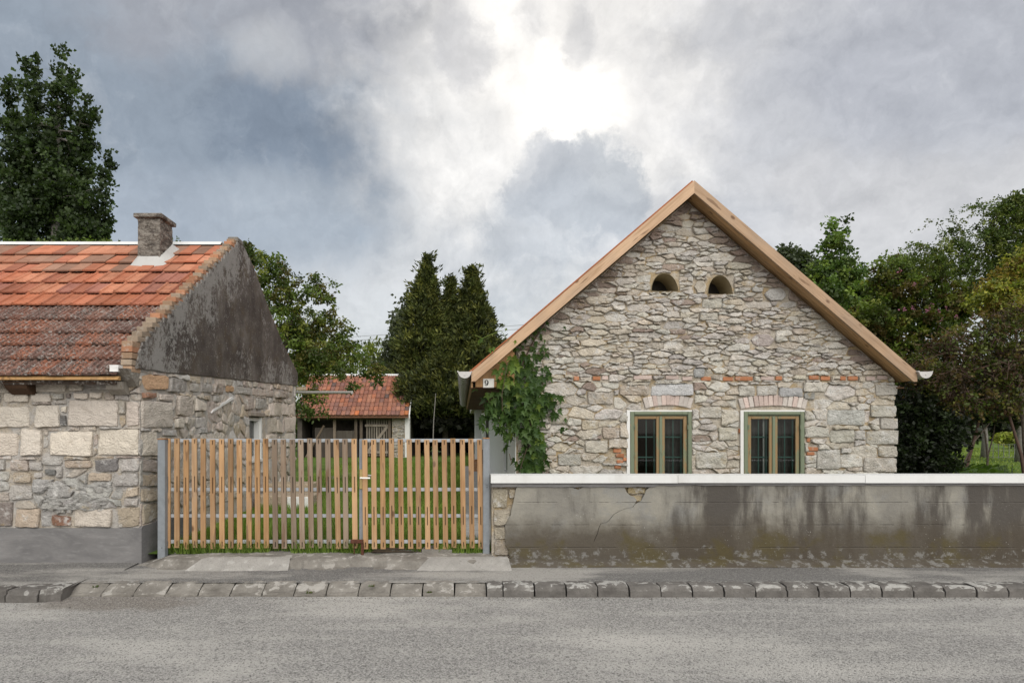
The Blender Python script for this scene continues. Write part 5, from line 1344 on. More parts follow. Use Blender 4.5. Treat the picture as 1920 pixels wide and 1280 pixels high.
for px in (627, 667, 677, 730):
    g = MB(); g.box(sx(px-2.5), sx(px+2.5), SY0, SY0+.14, gz_, 2.25, (.17, .135, .105)); g.build('post', 'dark_timber', SH)
g = MB(); g.box(SX0+.1, SX1-.3, SY0+.01, SY0+.13, 2.10, 2.24, (.13, .10, .08)); g.build('beam', 'dark_timber', SH)
g = MB(); g.box(sx(630), sx(665), SY0+.05, SY0+.10, gz_, 1.62, (.085, .073, .062)).box(sx(590), sx(624), SY0+.05, SY0+.10, gz_, 1.75, (.06, .05, .043)); g.build('board_panel', 'dark_timber', SH)
g = MB(); g.box(SX0+.3, SX1-.4, 31.6, 31.7, gz_, 2.3); g.build('inner_wall', 'shed_interior', SH)
dr = MB(); dr.box(sx(684), sx(727), SY0+.05, SY0+.09, 1.80, 1.90, (.25, .215, .18)).box(sx(684), sx(727), SY0+.05, SY0+.09, .62, .72, (.25, .215, .18))
a, b = Vector((sx(690), SY0+.045, .72)), Vector((sx(726), SY0+.045, 1.80)); dr.add([a+Vector((-.05, 0, .03)), a+Vector((.05, 0, -.03)), b+Vector((.05, 0, -.03)), b+Vector((-.05, 0, .03))], [(0, 1, 2, 3)], (.25, .215, .18))
door = dr.build('lattice_door', 'dark_timber', SH)
smesh = MB(); smesh.box(-.032, .032, 0, .03, 0, 1.78, (.24, .21, .175)); sme = smesh.mesh('slat', 'dark_timber')
for k in range(9): link('slat', sme, door, (sx(687.5+4.6*k), SY0+.095, gz_+.05))
g = MB(); g.tube([(SX0+.4, 29.9, gz_), (SX0+1.15, 30.1, 1.85)], .05, 6, (.2, .15, .11)); g.build('leaning_pole', 'dark_timber', SH)

# ================================================================== TREES AND PLANTS
def leaves_np(name, C_, A_, L_, W_, cols, m, parent, origin, rng_, fold=.25):
    """diamond leaves folded along the midrib: C_ base points, A_ axes (unit), L_ length, W_ half width"""
    n = len(C_); R_ = rng_.normal(size=(n, 3)); S_ = np.cross(A_, R_); S_ /= np.linalg.norm(S_, axis=1, keepdims=True)+1e-9; N_ = np.cross(S_, A_)
    L_ = np.broadcast_to(L_, n)[:, None]; W_ = np.broadcast_to(W_, n)[:, None]
    V = np.empty((n, 4, 3)); mid = C_+A_*L_*.45
    V[:, 0] = C_; V[:, 1] = mid+S_*W_+N_*W_*fold; V[:, 2] = C_+A_*L_; V[:, 3] = mid-S_*W_+N_*W_*fold
    i = np.arange(n)*4; F = np.empty((n, 2, 3), int); F[:, 0] = np.stack([i, i+1, i+2], 1); F[:, 1] = np.stack([i, i+2, i+3], 1)
    return np_tris(name, V.reshape(-1, 3), F.reshape(-1, 3), m, np.repeat(np.clip(cols, .003, 1), 2, 0), parent, origin)
def unit(a): return a/(np.linalg.norm(a, axis=1, keepdims=True)+1e-9)

def tree(name, label, d, spread, ell, base, n_clump, clump_r, per, leaf, pal, seed, cat='tree', group=None, wood='bark', trunk_r=.14, droop=.2, aspect=.36, twig_n=7, trunk_path=None, bare=0, limb_r=.03, flat=.7, upness=.3, kind=None, leafm='leaf'):
    """ell: crown lobes as (px, py, rx, ry[, extra depth]) seen from the street at distance d; every lobe is a solid of leaf clumps"""
    r = np.random.default_rng(seed); rr = random.Random(seed)
    bz = base[2] if len(base) > 2 else gz(d)
    root = empty(name, (base[0], base[1], bz), label, cat, group)
    k = d/FPX
    ar_ = np.array([e[2]*e[3] for e in ell], float); cnt = np.maximum(1, (ar_/ar_.sum()*n_clump).astype(int)); CL = []
    for e, c in zip(ell, cnt):
        o = r.normal(size=(c, 3)); o = unit(o)*(r.random((c, 1))**.42)
        dd = d+(e[4] if len(e) > 4 else 0); sp = min(spread, max(.35, (e[2]+e[3])*.5*k*1.1))
        pc = np.array([X(e[0], dd), dd, Z(e[1], dd)]); CL.append(pc+o*np.array([e[2]*k, sp, e[3]*k]))
    CL = np.concatenate(CL); 
    CL = CL[CL[:, 2] > bz+.15]
    # skeleton: every clump hangs on the nearest limb point nearer the root
    T0 = Vector((base[0], base[1], bz-.1)); wood_mb = MB()
    path = [Vector(p) for p in (trunk_path or [])]
    if not path:
        top = Vector(CL.mean(0)); top.z = max(top.z, bz+1.0); path = [T0+(top-T0)*t for t in (0, .3, .6, .85)]
        for p in path[1:]: p.x += rr.uniform(-.1, .1)*trunk_r*4; p.y += rr.uniform(-.1, .1)*trunk_r*4
    wood_mb.tube(path, [trunk_r*(1-.65*i/(len(path)-1)) for i in range(len(path))], 8)
    nodes = [path[0]+(path[-1]-path[0])*0]; nodes = []
    for i in range(len(path)-1):
        for t in (0, .33, .66): nodes.append((path[i]+(path[i+1]-path[i])*t, trunk_r*.5))
    nodes.append((path[-1], trunk_r*.35)); nodes = [q for q in nodes if q[0].z > bz+.25*(path[-1].z-bz)] or nodes
    order = sorted(range(len(CL)), key=lambda i: (Vector(CL[i])-path[-1]).length)
    NA = [np.array(q[0]) for q in nodes]; NRr = [q[1] for q in nodes]
    for i in order[::max(1, len(order)//260)]:
        c = CL[i]; A = np.array(NA); dd = ((A-c)**2).sum(1)+np.maximum(0, A[:, 2]-c[2])**2*2; j = int(dd.argmin()); a = Vector(NA[j]); b = Vector(c)
        mid = a+(b-a)*.5+Vector((rr.uniform(-.1, .1), rr.uniform(-.1, .1), rr.uniform(0, .18)))*(b-a).length; r0 = max(.006, min(NRr[j]*.75, limb_r*1.6))
        wood_mb.tube([a, mid, b], [r0, r0*.8, r0*.55], 5, cap=False); NA += [np.array(mid), c]; NRr += [r0*.85, r0*.6]
    wood_mb.build('trunk', wood, root, smooth=True)
    # leaves on little twigs round each clump centre
    n = len(CL); cs = clump_r*r.uniform(.6, 1.25, (n, 1))
    tw = unit(r.normal(size=(n, twig_n, 3))+np.array([0, 0, upness])) * (cs[:, None, :]*r.uniform(.5, 1.2, (n, twig_n, 1))) * np.array([1, 1, flat])
    q = max(2, per//twig_n)
    t_ = r.random((n, twig_n, q, 1))**.7
    C_ = CL[:, None, None, :]+tw[:, :, None, :]*t_+r.normal(size=(n, twig_n, q, 3))*leaf*.45
    C_[..., 2] -= droop*(t_[..., 0]**2)*cs[:, None, 0][:, :, None]
    A_ = tw[:, :, None, :]/(np.linalg.norm(tw[:, :, None, :], axis=-1, keepdims=True)+1e-9)+r.normal(size=C_.shape)*.75; A_[..., 2] -= droop*1.4
    pal = np.array(pal); pk = r.integers(0, len(pal), (n, 1, 1)); 
    base_c = pal[np.broadcast_to(pk, C_.shape[:3])]
    base_c = base_c*(.62+.76*r.random((n, 1, 1, 1)))*(.8+.4*r.random(C_.shape[:3]+(1,)))
    C_ = C_.reshape(-1, 3); A_ = unit(A_.reshape(-1, 3)); base_c = base_c.reshape(-1, 3)
    if bare: 
        kk = r.random(len(C_)) > bare; C_, A_, base_c = C_[kk], A_[kk], base_c[kk]
        tm = MB(); sel = r.permutation(n)[:220]
        for i in sel:
            for j in range(min(4, twig_n)):
                a = Vector(CL[i]); b = a+Vector(tw[i, j])*1.5; m_ = a+(b-a)*.5+Vector(r.normal(size=3))*.06; tm.tube([a, m_, b], [.007, .005, .003], 4, cap=False)
        tm.build('twigs', 'twig', root)
    ls = leaf*r.uniform(.7, 1.25, len(C_))
    o = leaves_np('crown', C_, A_, ls, ls*aspect, base_c, leafm, root, tuple(WLOC[root.name]), r)
    return root
DG = [(.040, .062, .022), (.052, .078, .026), (.034, .052, .022)]            # dark poplar green
MG = [(.06, .095, .022), (.085, .12, .03), (.05, .08, .022), (.075, .085, .025)]
LG_ = [(.11, .16, .03), (.14, .18, .04), (.09, .13, .03)]
YG = [(.17, .20, .035), (.21, .22, .04), (.13, .17, .035)]
RD = [(.095, .055, .03), (.06, .04, .022), (.12, .085, .03), (.07, .085, .022), (.10, .12, .028), (.13, .13, .03), (.05, .065, .018), (.09, .12, .028)]

# poplar, a sheaf of upright stems
def spindle(x0, y0, x1, y1, w_, n=6):
    return [(x0+(x1-x0)*t, y0+(y1-y0)*t, w_*.62*math.sin(PI*min(.93, .22+.74*t))**.8, abs(y1-y0)/n*.75, RNG.uniform(-1.2, 1.2)) for t in [(i+.5)/n for i in range(n)]]
pop = []
for s_ in [(100, 500, 118, 103, 34), (60, 500, 62, 104, 34), (30, 500, 22, 150, 36), (-20, 500, -30, 180, 45), (130, 500, 150, 150, 24), (150, 500, 172, 200, 26), (170, 500, 208, 290, 22), (110, 500, 95, 240, 46), (40, 500, 40, 260, 50), (150, 505, 165, 380, 42), (-60, 500, -90, 200, 50), (188, 505, 205, 400, 20)]: pop += spindle(*s_)
def axis_path(x0, y0, x1, y1, d): return [P(x0, y0, d), P((x0*2+x1)/3, (y0*2+y1)/3, d), P(x1, y1, d)]
tree('poplar', 'tall dark poplar with a sheaf of upright stems behind the red tile roof', 32, 2.6, pop, (X(90, 32), 32), 1700, .40, 32, .17, DG, 1, wood='pale_bark', trunk_r=.30, droop=-.25, aspect=.48, trunk_path=[(X(90, 32), 32, .3), (X(95, 32), 32, 5), (X(105, 32), 32, 12), (X(110, 32), 32, 17)], flat=1.2, upness=1.2, limb_r=.05)
tree('young_tree', 'bright green young growth peeping over the ridge below the poplar', 24, 1.2, [(110, 470, 60, 22), (190, 470, 50, 20), (40, 475, 60, 20), (335, 462, 9, 12), (240, 470, 25, 12)], (X(150, 24), 24), 130, .30, 40, .12, LG_, 2, trunk_r=.12, limb_r=.02)
# the spreading tree in the yard behind the old house
tree('cherry_tree', 'spreading cherry-like tree with drooping leaves over the shed roof, behind the dark gable', 21, 1.9,
     [(482, 478, 16, 22), (490, 505, 30, 28), (520, 525, 38, 40), (535, 575, 45, 45), (580, 545, 32, 22), (605, 555, 22, 14), (560, 620, 55, 45), (612, 600, 34, 22), (648, 612, 22, 12), (600, 655, 55, 32), (655, 655, 38, 20), (690, 684, 30, 20), (640, 690, 50, 16), (570, 690, 40, 34), (535, 660, 34, 60), (590, 735, 32, 16), (560, 762, 26, 16), (660, 722, 24, 7), (702, 706, 16, 10), (520, 480, 14, 12), (590, 520, 12, 12), (590, 770, 30, 7), (640, 625, 14, 8), (628, 575, 10, 8), (618, 530, 8, 8)],
     (X(505, 21), 21), 390, .29, 46, .12, [(.075, .112, .024), (.105, .15, .03), (.055, .08, .02), (.19, .215, .04), (.12, .11, .028)], 3, trunk_r=.20, droop=.55, aspect=.26, trunk_path=[(X(505, 21), 21, .2), (X(515, 21), 21, 2.3), (X(530, 21), 21, 3.8), (X(545, 21), 21, 5.0)], limb_r=.05, flat=.6)
tree('branch_tip', 'small leafy twig rising just behind the peak of the dark gable', 17.5, .25, [(464, 462, 6, 10), (470, 478, 9, 10)], (X(478, 17.5), 17.5, 3.0), 14, .14, 30, .10, MG, 4, trunk_r=.02, limb_r=.008, droop=.5, cat='twig', trunk_path=[(X(485, 17.5), 17.5, 3.2), (X(476, 17.5), 17.5, 5.0), (X(465, 17.5), 17.5, 6.2)])
tree('willow', 'pale yellow-green weeping tree far behind the shed', 46, 2.6, [(590, 640, 60, 50), (640, 660, 50, 30), (700, 655, 40, 25), (560, 690, 50, 40), (720, 690, 25, 30)], (X(600, 46), 46), 170, 1.0, 50, .30, YG, 5, trunk_r=.3, droop=1.3, aspect=.16, flat=1.0)
tree('grey_tree', 'thin grey-green open tree beside the thujas, beyond the shed ridge', 40, 1.4, [(755, 600, 20, 40), (742, 640, 26, 36), (730, 680, 24, 30), (775, 570, 12, 24)], (X(745, 40), 40), 110, .55, 30, .24, [(.09, .105, .06), (.11, .125, .075)], 6, trunk_r=.15, aspect=.35)
# thujas
def thuja(label, px, ptop, wpx, d, seed, zb=1.2, n=2600):
    r = np.random.default_rng(seed); k = d/FPX; x0 = X(px, d); zt_ = Z(ptop, d); z0 = gz(d); root = empty('thuja', (x0, d, z0), label, 'conifer', 'thujas beside the shed')
    h = zt_-z0; R = wpx*k/2
    tm = MB(); tm.tube([(x0, d, z0-.1), (x0, d, z0+h*.5), (x0, d, zt_-.3)], [.16, .10, .02], 8); tm.build('trunk', 'bark', root)
    t = 1-np.sqrt(r.random(n)*(1-.0)); t = np.where(r.random(n) < .25, r.random(n), t)
    t = np.clip(t, 0, 1); z_ = z0+zb+(h-zb)*t; a = r.uniform(0, 2*PI, n)
    prof = np.minimum(1, ((1-t)*1.12)**.98)*np.clip(.55+t*3.5, .55, 1)
    lump = np.array([mnoise.noise(Vector((math.cos(q)*1.6+seed, math.sin(q)*1.6, w_*1.15))) for q, w_ in zip(a, z_)])
    rad = R*prof*(.86+.50*lump*np.clip((1-t)*2.5, .25, 1)+.22*r.random(n))
    C0 = np.stack([x0+np.cos(a)*rad, d+np.sin(a)*rad, z_], 1)
    out = np.stack([np.cos(a), np.sin(a), np.full(n, .75)], 1)
    far = r.random(n) < .10; C0[far] += out[far]*np.array([1, 1, .2])*r.uniform(.1, .45, (int(far.sum()), 1)); b = 15; 
    C_ = np.repeat(C0, b, 0)+r.normal(size=(n*b, 3))*.10; A_ = np.repeat(out, b, 0)+r.normal(size=(n*b, 3))*.65; A_ = unit(A_)
    L = r.uniform(.12, .30, n*b)
    pal = np.array([(.055, .070, .017), (.075, .088, .020), (.034, .042, .013), (.115, .12, .026)]); c = pal[np.repeat(r.integers(0, 4, n), b)]*(.6+.7*np.repeat(r.random((n, 1)), b, 0))
    leaves_np('crown', C_-A_*.08, A_, L, L*.17, c, 'needle', root, (x0, d, z0), r)
    # inner foliage, its shade painted in as one near-black green
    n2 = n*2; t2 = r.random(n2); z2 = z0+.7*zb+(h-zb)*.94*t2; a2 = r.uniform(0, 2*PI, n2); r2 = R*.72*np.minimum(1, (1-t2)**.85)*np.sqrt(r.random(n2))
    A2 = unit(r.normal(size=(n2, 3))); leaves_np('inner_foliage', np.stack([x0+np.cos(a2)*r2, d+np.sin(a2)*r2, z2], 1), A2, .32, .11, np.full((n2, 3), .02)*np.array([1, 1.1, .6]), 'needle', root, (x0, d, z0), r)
thuja('tallest thuja, the pointed dark conifer next to the shed', 800, 482, 150, 33.5, 11, 1.6, 3300)
thuja('short middle thuja squeezed between its two taller neighbours', 846, 522, 120, 34.2, 12, 1.6, 2300)
thuja('broad thuja nearest the house with the timber verge, second in height', 885, 503, 160, 33.0, 13, 1.6, 3300)
thuja('low thuja shoot bulging in front between the tall ones', 835, 640, 190, 32.0, 14, 1.9, 2600)
hg = [(760+22*i, 800+RNG.uniform(-14, 6), 24, 52) for i in range(12)]
tree('shade_toned_hedge', 'hedge under the thujas, coloured near black for shade', 36.5, 1.2, hg, (X(860, 36.5), 36.5), 620, .5, 46, .28, [(.012, .015, .007), (.016, .02, .009)], 15, cat='hedge', trunk_r=.1)  # near-black leaf colour puts the hollow's shade into the foliage
sap = MB(); sap.tube([(X(811, 29), 29, gz(29)), (X(813, 29), 29, 2.0), (X(817, 29), 29, 3.2)], [.025, .02, .012], 6)
tagp(sap.build('bare_sapling', 'pale_bark', origin=(X(811, 29), 29, gz(29))), 'thin bare sapling stem before the dark hollow under the thujas', 'sapling')

# right-hand garden
tree('garden_hedge', 'green hedge beyond the shed, glimpsed between it and the old house', 39, 1.0, [(400+24*i, 800+RNG.uniform(-12, 6), 24, 50) for i in range(10)], (X(500, 39), 39), 260, .55, 40, .28, MG, 16, cat='hedge', trunk_r=.08)
tree('lime_tree', 'rounded garden tree past the acacia, cut by the edge of the picture', 19, 2.2, [(2010, 520, 70, 90), (2080, 600, 80, 90), (1990, 640, 60, 70), (2120, 500, 60, 80)], (X(2040, 19), 19), 360, .42, 44, .12, MG, 17, trunk_r=.14)
tree('hornbeam', 'upright tree with a ragged pointed top behind the verge of the gabled house', 24, 1.9, [(1560, 425, 8, 20), (1582, 430, 6, 18), (1565, 465, 24, 28), (1572, 510, 44, 36), (1560, 565, 70, 50), (1590, 620, 80, 55), (1530, 510, 22, 26), (1640, 600, 50, 60), (1540, 620, 50, 60), (1615, 540, 26, 24)], (X(1570, 24), 24), 640, .36, 48, .12, [(.06, .10, .026), (.095, .15, .034), (.045, .068, .02), (.14, .19, .042)], 21, trunk_r=.2, aspect=.42, upness=.9)
tree('grey_tree', 'pale grey-green boughs showing just above the long verge board', 30, 1.2, [(1475, 472, 14, 10), (1492, 486, 22, 14), (1515, 500, 24, 18)], (X(1510, 30), 30), 70, .38, 34, .20, [(.085, .105, .06), (.07, .09, .05)], 22, trunk_r=.12, aspect=.3)
robo = tree('flowering_tree', 'bushy tree flecked with small pink flowers between the house and the acacia', 18.5, 2.0, [(1660, 515, 34, 36), (1700, 505, 36, 30), (1690, 570, 60, 50), (1640, 600, 55, 50), (1750, 520, 34, 40), (1755, 590, 60, 50), (1640, 670, 60, 46), (1720, 650, 60, 50), (1700, 700, 60, 30), (1790, 560, 40, 50)], (X(1720, 18.5), 18.5), 760, .32, 60, .085, [(.085, .125, .024), (.12, .165, .03), (.05, .07, .018), (.17, .19, .04), (.10, .08, .027)], 23, trunk_r=.16, aspect=.36)
fl_ = MB(); r = random.Random(2)
for px, py in [(1697, 578), (1740, 581), (1760, 584), (1715, 578), (1825, 595), (1793, 594), (1806, 608), (1770, 600), (1686, 508), (1712, 533), (1745, 573), (1762, 703), (1780, 578), (1866, 600)]:
    p_ = P(px, py, 16.4)
    for _ in range(7):
        a = unit(np.array([[r.gauss(0, 1), r.gauss(0, 1), r.gauss(0, 1)]]))[0]*.05; b = Vector((r.gauss(0, .03), r.gauss(0, .03), r.gauss(0, .03))); q = Vector(a).orthogonal().normalized()*.03
        fl_.add([p_+b, p_+b+Vector(a)*.6+q, p_+b+Vector(a), p_+b+Vector(a)*.6-q], [(0, 1, 2, 3)], (.42, .16, .26))
fl_.build('blossom', 'leaf', robo)
def pinnate(d): pass
tree('acacia', 'feathery acacia leaning in with long loose sprays against the sky at the frame edge', 15.5, 1.7, [(1895, 385, 34, 26), (1930, 410, 50, 60), (1870, 430, 36, 26), (1835, 392, 16, 5), (1815, 388, 10, 4), (1850, 402, 16, 8), (1880, 470, 40, 36), (1775, 412, 10, 5), (1790, 430, 16, 10), (1800, 455, 22, 14), (1770, 465, 20, 14), (1735, 462, 16, 8), (1720, 470, 10, 8), (1815, 490, 26, 26), (1860, 520, 34, 30), (1755, 500, 26, 22), (1910, 500, 40, 50), (1700, 478, 12, 8)], (X(1960, 15.5), 15.5), 480, .46, 66, .055, [(.075, .115, .027), (.11, .155, .034), (.055, .08, .022), (.15, .18, .04)], 24, trunk_r=.12, aspect=.34, droop=.25, twig_n=4, trunk_path=[(X(1960, 15.5), 15.5, .3), (X(1945, 15.5), 15.5, 3), (X(1915, 15.5), 15.5, 5)], limb_r=.03)
tree('golden_shrub', 'tall shrub with yellow-green sprays in front of the acacia', 13, 1.0, [(1890, 545, 36, 30), (1905, 510, 26, 26), (1870, 575, 34, 22), (1915, 590, 30, 30), (1850, 550, 20, 20), (1925, 500, 20, 40)], (X(1935, 13), 13), 240, .34, 66, .055, [(.21, .23, .036), (.26, .26, .045), (.15, .18, .034), (.24, .18, .045)], 25, trunk_r=.05, aspect=.36, droop=.4, twig_n=5, cat='shrub')
tree('rusty_shrub', 'reddish-brown twiggy shrub half bare, hanging over the shade beside the house', 12.4, 1.1, [(1830, 640, 56, 40), (1880, 620, 46, 46), (1780, 660, 50, 40), (1850, 700, 66, 40), (1905, 690, 40, 60), (1760, 710, 56, 34), (1820, 750, 70, 26), (1725, 690, 30, 30), (1890, 760, 50, 24)], (X(1840, 12.4), 12.4), 400, .34, 60, .055, RD, 26, trunk_r=.035, aspect=.40, droop=.3, bare=.45, wood='twig', cat='shrub', trunk_path=[(X(1930, 12.4), 12.4, .15), (X(1915, 12.4), 12.4, 1.2), (X(1880, 12.4), 12.4, 2.3), (X(1840, 12.4), 12.4, 2.8)])
tree('shade_toned_shrub', 'shrub coloured near black for shade, with leaning stems close against the end of the stone wall', 12.6, .8, [(1712, 760, 28, 34), (1740, 800, 34, 40), (1705, 830, 24, 50), (1745, 855, 30, 34), (1775, 800, 18, 30), (1770, 868, 24, 16), (1722, 880, 36, 18)], (X(1750, 12.6), 12.6), 300, .22, 46, .075, [(.014, .021, .008), (.022, .034, .011), (.009, .012, .006)], 27, trunk_r=.05, aspect=.34, cat='shrub', trunk_path=[(X(1752, 12.6), 12.6, .1), (X(1758, 12.6), 12.6, 1.0), (X(1775, 12.6), 12.6, 1.9)], limb_r=.025)  # leaf palette lowered to carry the shade beside the house
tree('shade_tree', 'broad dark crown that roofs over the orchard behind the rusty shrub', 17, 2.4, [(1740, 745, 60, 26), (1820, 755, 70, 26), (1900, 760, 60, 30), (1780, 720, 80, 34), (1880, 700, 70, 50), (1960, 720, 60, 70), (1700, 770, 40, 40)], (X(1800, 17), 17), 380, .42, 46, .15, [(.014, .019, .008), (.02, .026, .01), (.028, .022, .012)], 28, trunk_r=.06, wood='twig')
tree('shade_toned_hedge', 'hedge coloured near black for shade, filling the gap behind the dark shrub by the house', 16, .9, [(1685, 780, 30, 60), (1710, 830, 34, 70), (1735, 790, 34, 50), (1755, 840, 24, 50), (1775, 790, 24, 30)], (X(1725, 16), 16), 330, .34, 46, .13, [(.006, .008, .004), (.009, .012, .005)], 29, cat='hedge', trunk_r=.05)  # darkness behind the shrub is painted into these leaf colours
for px, d, w_, lab in [(1846, 30, .16, 'stout pale orchard trunk left of the thin wire fence'), (1913, 27, .20, 'darker orchard trunk at the edge of the picture beyond the wire fence')]:
    tree('orchard_tree', lab, d, 1.5, [(px-10, 765, 45, 26), (px+15, 750, 50, 30), (px-30, 740, 40, 26)], (X(px, d), d), 130, .45, 40, .16, [(.04, .06, .018), (.055, .08, .022)], 30+int(px) % 7, trunk_r=w_, wood='pale_bark', group='orchard trees', trunk_path=[(X(px, d), d, gz(d)-.1), (X(px+1, d), d, 1.4), (X(px-2, d), d, 2.6)])
sp2 = MB(); sp2.tube([(X(1850, 17), 17, gz(17)), (X(1852, 17), 17, 1.0), (X(1847, 17), 17, 1.55), (X(1840, 17), 17, 1.9)], [.03, .026, .02, .012], 6).tube([(X(1852, 17), 17, 1.0), (X(1862, 17), 17, 1.5), (X(1868, 17), 17, 2.0)], [.02, .014, .01], 5).tube([(X(1800, 16.5), 16.5, .62), (X(1822, 16.6), 16.6, 1.3), (X(1860, 16.8), 16.8, 1.9)], [.018, .016, .012], 5)
tagp(sp2.build('forked_sapling', 'bark', origin=(X(1850, 17), 17, gz(17))), 'thin forked sapling standing in the shaded strip before the lit grass', 'sapling')
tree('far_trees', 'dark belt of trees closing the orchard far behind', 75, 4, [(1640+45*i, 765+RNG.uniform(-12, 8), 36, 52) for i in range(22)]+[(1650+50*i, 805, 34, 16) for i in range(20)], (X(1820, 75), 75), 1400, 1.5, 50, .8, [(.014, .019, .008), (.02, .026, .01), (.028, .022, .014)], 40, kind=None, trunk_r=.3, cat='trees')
tree('low_shrub', 'small grey-green shrub on the lit grass left of the orchard trunks', 38, 1.0, [(1815, 815, 18, 8), (1832, 812, 14, 9), (1800, 818, 12, 7)], (X(1815, 38), 38), 60, .4, 34, .2, [(.07, .09, .05), (.05, .07, .03)], 41, cat='shrub', trunk_r=.04)
tree('low_shrub', 'yellow-green low shrub behind the wire fence in the orchard', 44, 1.0, [(1890, 822, 22, 8), (1908, 826, 14, 9)], (X(1895, 44), 44), 60, .4, 34, .22, YG, 42, cat='shrub', trunk_r=.04)
wf = empty('wire_fence', (X(1885, 29), 29, gz(29)), 'rusty wire mesh fence across the lit orchard grass', 'fence')
g = MB(); 
for k in range(8): xx = X(1852+10*k, 29); g.tube([(xx, 29, gz(29)), (xx, 29, gz(29)+.62)], .012, 4)
g.build('fence_post', 'wire', wf)
g = MB()
for zz in (.05, .34, .60): g.tube([(X(1850, 29), 29, gz(29)+zz), (X(1945, 29), 29, gz(29)+zz)], .008, 4)
g.build('fence_wire', 'wire', wf)
# broad-leaved plants behind the wall
def broad_leaf(col):
    mb = MB(); n = 9; pts = []
    for i in range(n):
        a = -PI/2+2*PI*i/n; rr_ = .5*(1+.18*math.cos(a-PI/2)*1+.05*math.sin(5*a)); pts.append((rr_*math.cos(a)*.85, .5+rr_*math.sin(a), -.10*abs(math.cos(a))))
    pts.append((0, .5, .06)); mb.add(pts, [(i, (i+1) % n, n) for i in range(n)], col); return mb.mesh('leaf', 'leaf')
BLm = [broad_leaf(c) for c in ((.085, .135, .035), (.11, .165, .05), (.06, .10, .028))]
sq = empty('squash_plant', (X(1840, 12.6), 12.6, gz(12.6)), 'big-leaved plant spreading low behind the white coping, in front of the orchard', 'plant')
r = random.Random(12)
for i in range(90):
    px, d = r.uniform(1785, 1905), r.uniform(11.6, 14.0); zt_ = Z(870+r.uniform(0, 24)+abs(px-1840)*.12, 12.6)
    link('leaf', BLm[r.randrange(3)], sq, (X(px, d), d, zt_), (r.uniform(-.9, -.2), r.uniform(-.4, .4), r.uniform(-1.6, 1.6)), (.20*r.uniform(.7, 1.3),)*3)
sm2 = MB()
for i in range(30):
    px, d = r.uniform(1790, 1900), r.uniform(11.8, 13.8); sm2.tube([(X(px, d)+r.uniform(-.1, .1), d, gz(d)), (X(px, d), d, Z(876, 12.6))], .008, 4, (.08, .12, .04))
sm2.build('stems', 'leaf', sq)

# ------------------------------------------------------------------ the creeper on the corner of the gabled house
CV = empty('climbing_creeper', (.95, 10.4, .12), 'green lobed-leaf creeper climbing the corner of the rubble-stone gable', 'creeper')
def lobed(col, seed):
    r = random.Random(seed); mb = MB(); tips = [(-90-100, .40), (-90-52, .62), (90-90+0, 0)]
    out = []
    for ang, L in ((-128, .34), (-100, .16), (-62, .60), (-38, .30), (0, .95), (38, .30), (62, .60), (100, .16), (128, .34)):
        a = math.radians(90-ang); L *= r.uniform(.9, 1.1); out.append((L*math.cos(a)*1.05, .28+L*math.sin(a)*.80, -.10*L*abs(math.sin(math.radians(ang)))+(-.16*L if ang == 0 else 0)))
    n = len(out); pts = out+[(0, 0, 0), (0, .30, .05)]
    mb.add(pts, [(i, n+1, i+1) for i in range(n-1)]+[(n, n+1, 0), (n-1, n+1, n)], col); 
    mb.f = [tuple(reversed(f)) for f in mb.f]
    return mb
VC = [(.055, .105, .026), (.075, .13, .03), (.042, .08, .022), (.11, .175, .036), (.17, .24, .042)]
VM = [lobed(c, i).mesh('leaf', 'leaf') for i, c in enumerate(VC)]
r = random.Random(31); spots = []
zones = [(1000, 640, 22, 26, 26), (985, 680, 26, 24, 34), (1010, 700, 26, 18, 22), (950, 700, 22, 30, 34), (960, 745, 38, 24, 70), (1000, 750, 38, 26, 70), (940, 770, 26, 20, 40), (930, 755, 22, 22, 24), (985, 790, 32, 26, 60), (955, 790, 18, 34, 40), (1000, 835, 20, 40, 70), (995, 872, 24, 18, 46), (1030, 745, 24, 14, 18), (1046, 770, 12, 8, 6), (970, 660, 16, 24, 18), (1015, 615, 10, 14, 9), (1020, 660, 12, 16, 9), (950, 725, 30, 20, 30), (916, 785, 14, 20, 16), (990, 720, 30, 20, 30)]
for cx, cy, rx, ry, n in zones:
    for _ in range(n):
        a = r.uniform(0, 2*PI); q = math.sqrt(r.random()); spots.append((cx+rx*q*math.cos(a), cy+ry*q*math.sin(a), r.uniform(0, 1)))
spots += [(946, 838, .9), (950, 832, .9), (965, 858, .8), (968, 864, .8), (938, 800, .9), (934, 803, .8), (1060, 783, .1), (1062, 802, .1), (1056, 800, .1), (1043, 811, .1), (1024, 603, .2), (1060, 612, .1), (950, 615, .9), (905, 634, .95), (899, 637, .95), (926, 650, .95), (918, 652, .9), (900, 730, .5), (912, 735, .5), (895, 722, .5)]
spots = [q for q in spots if not (896 < q[0] < 934 and 700 < q[1] < 734)]
for cx, cy, rx, ry, n in [(985, 760, 34, 40, 60), (1000, 850, 24, 50, 60), (955, 735, 26, 30, 30), (990, 690, 26, 30, 24)]:
    for _ in range(n):
        a = r.uniform(0, 2*PI); q = math.sqrt(r.random()); spots.append((cx+rx*q*math.cos(a), cy+ry*q*math.sin(a), r.uniform(.2, 1)))
r.shuffle(spots)
rest_ = MB()
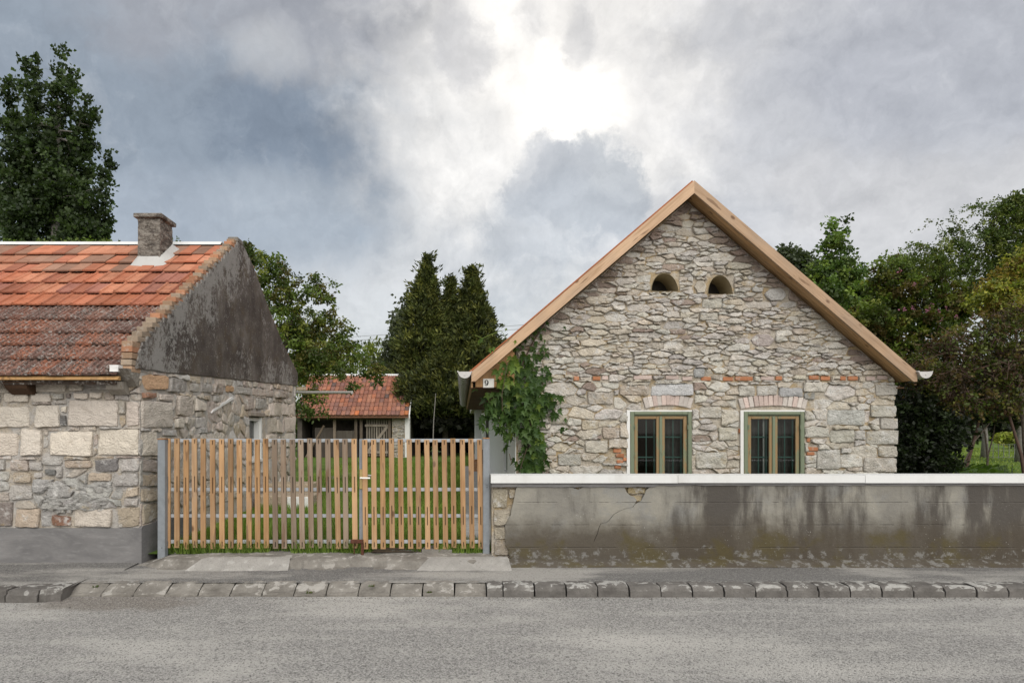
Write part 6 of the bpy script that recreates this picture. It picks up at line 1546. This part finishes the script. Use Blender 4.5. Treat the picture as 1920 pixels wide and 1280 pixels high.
for i, (px, py, t_) in enumerate(spots):
    left = px < 968
    depth = 10.50-(.02+.30*t_*(1 if px < 1015 else .35)) if not left else 10.30+.35*t_ if py > 715 else 10.16-.08*t_
    if py < 715 and not left: depth = 10.47-.05*t_
    if left and py < 720 and py > 640 and px > 925: depth = 10.17-.07*t_ if r.random() < .35 else 10.34
    wl = P(px, py, depth); s = r.uniform(.095, .165)*(.6 if py < 660 else 1)
    young = (py < 720 and left) or r.random() < .07
    mi = r.choice((3, 4, 1)) if young else r.choice((0, 0, 1, 2, 1))
    tilt = (PI/2+r.uniform(-.1, 1.0), r.uniform(-.6, .6), 0); yaw = r.uniform(-.8, .8)
    # leaf hangs tip down, face to the street
    mt = Matrix.Rotation(yaw, 4, 'Z') @ Matrix.Rotation(r.uniform(-.8, .8), 4, 'Y') @ Matrix.Rotation(-PI/2+r.uniform(-.15, .75), 4, 'X')
    if i < 300:
        link('leaf', VM[mi], CV, wl, mt.to_euler(), (s, s, s))
    else:
        src = lobed(VC[mi], mi); rest_.add([wl+(mt.to_3x3() @ (v*s)) for v in src.v], src.f, VC[mi])
rest_.build('foliage', 'leaf', CV, kind='stuff')
vs_ = MB()
for path in [[(985, 905), (992, 850), (985, 800), (965, 740), (975, 690), (1000, 640), (1022, 605)], [(1000, 905), (1005, 840), (990, 780), (1010, 745), (1045, 755)], [(948, 790), (944, 760), (942, 700), (950, 650)]]:
    vs_.tube([P(a, b, 10.46) for a, b in path], .012, 5)
for path in [[(942, 770), (941, 740), (948, 700), (952, 680)], [(960, 870), (955, 850), (957, 862)], [(975, 880), (988, 840)]]:
    vs_.tube([P(a, b, 10.10) for a, b in path], .005, 4, (.2, .26, .06))
vs_.build('stem', 'twig', CV)
td = MB(); td.tube([P(955, 640, 10.15), P(940, 620, 10.1), P(920, 627, 10.05), P(905, 634, 10.0), P(890, 628, 10.0)], .0045, 4, (.2, .26, .06)); td.build('tendril', 'leaf', CV)
# overhead wires far beyond the shed
wm = MB()
for dz in (0, .35): wm.tube([P(640, 640, 60)+Vector((0, 0, dz)), P(900, 617, 60)+Vector((0, 0, dz-.3)), P(1100, 606, 60)+Vector((0, 0, dz))], .02, 4)
tagp(wm.build('overhead_cable', 'wire', origin=P(640, 640, 60)), 'pair of thin overhead cables crossing the sky beside the thujas', 'cable')
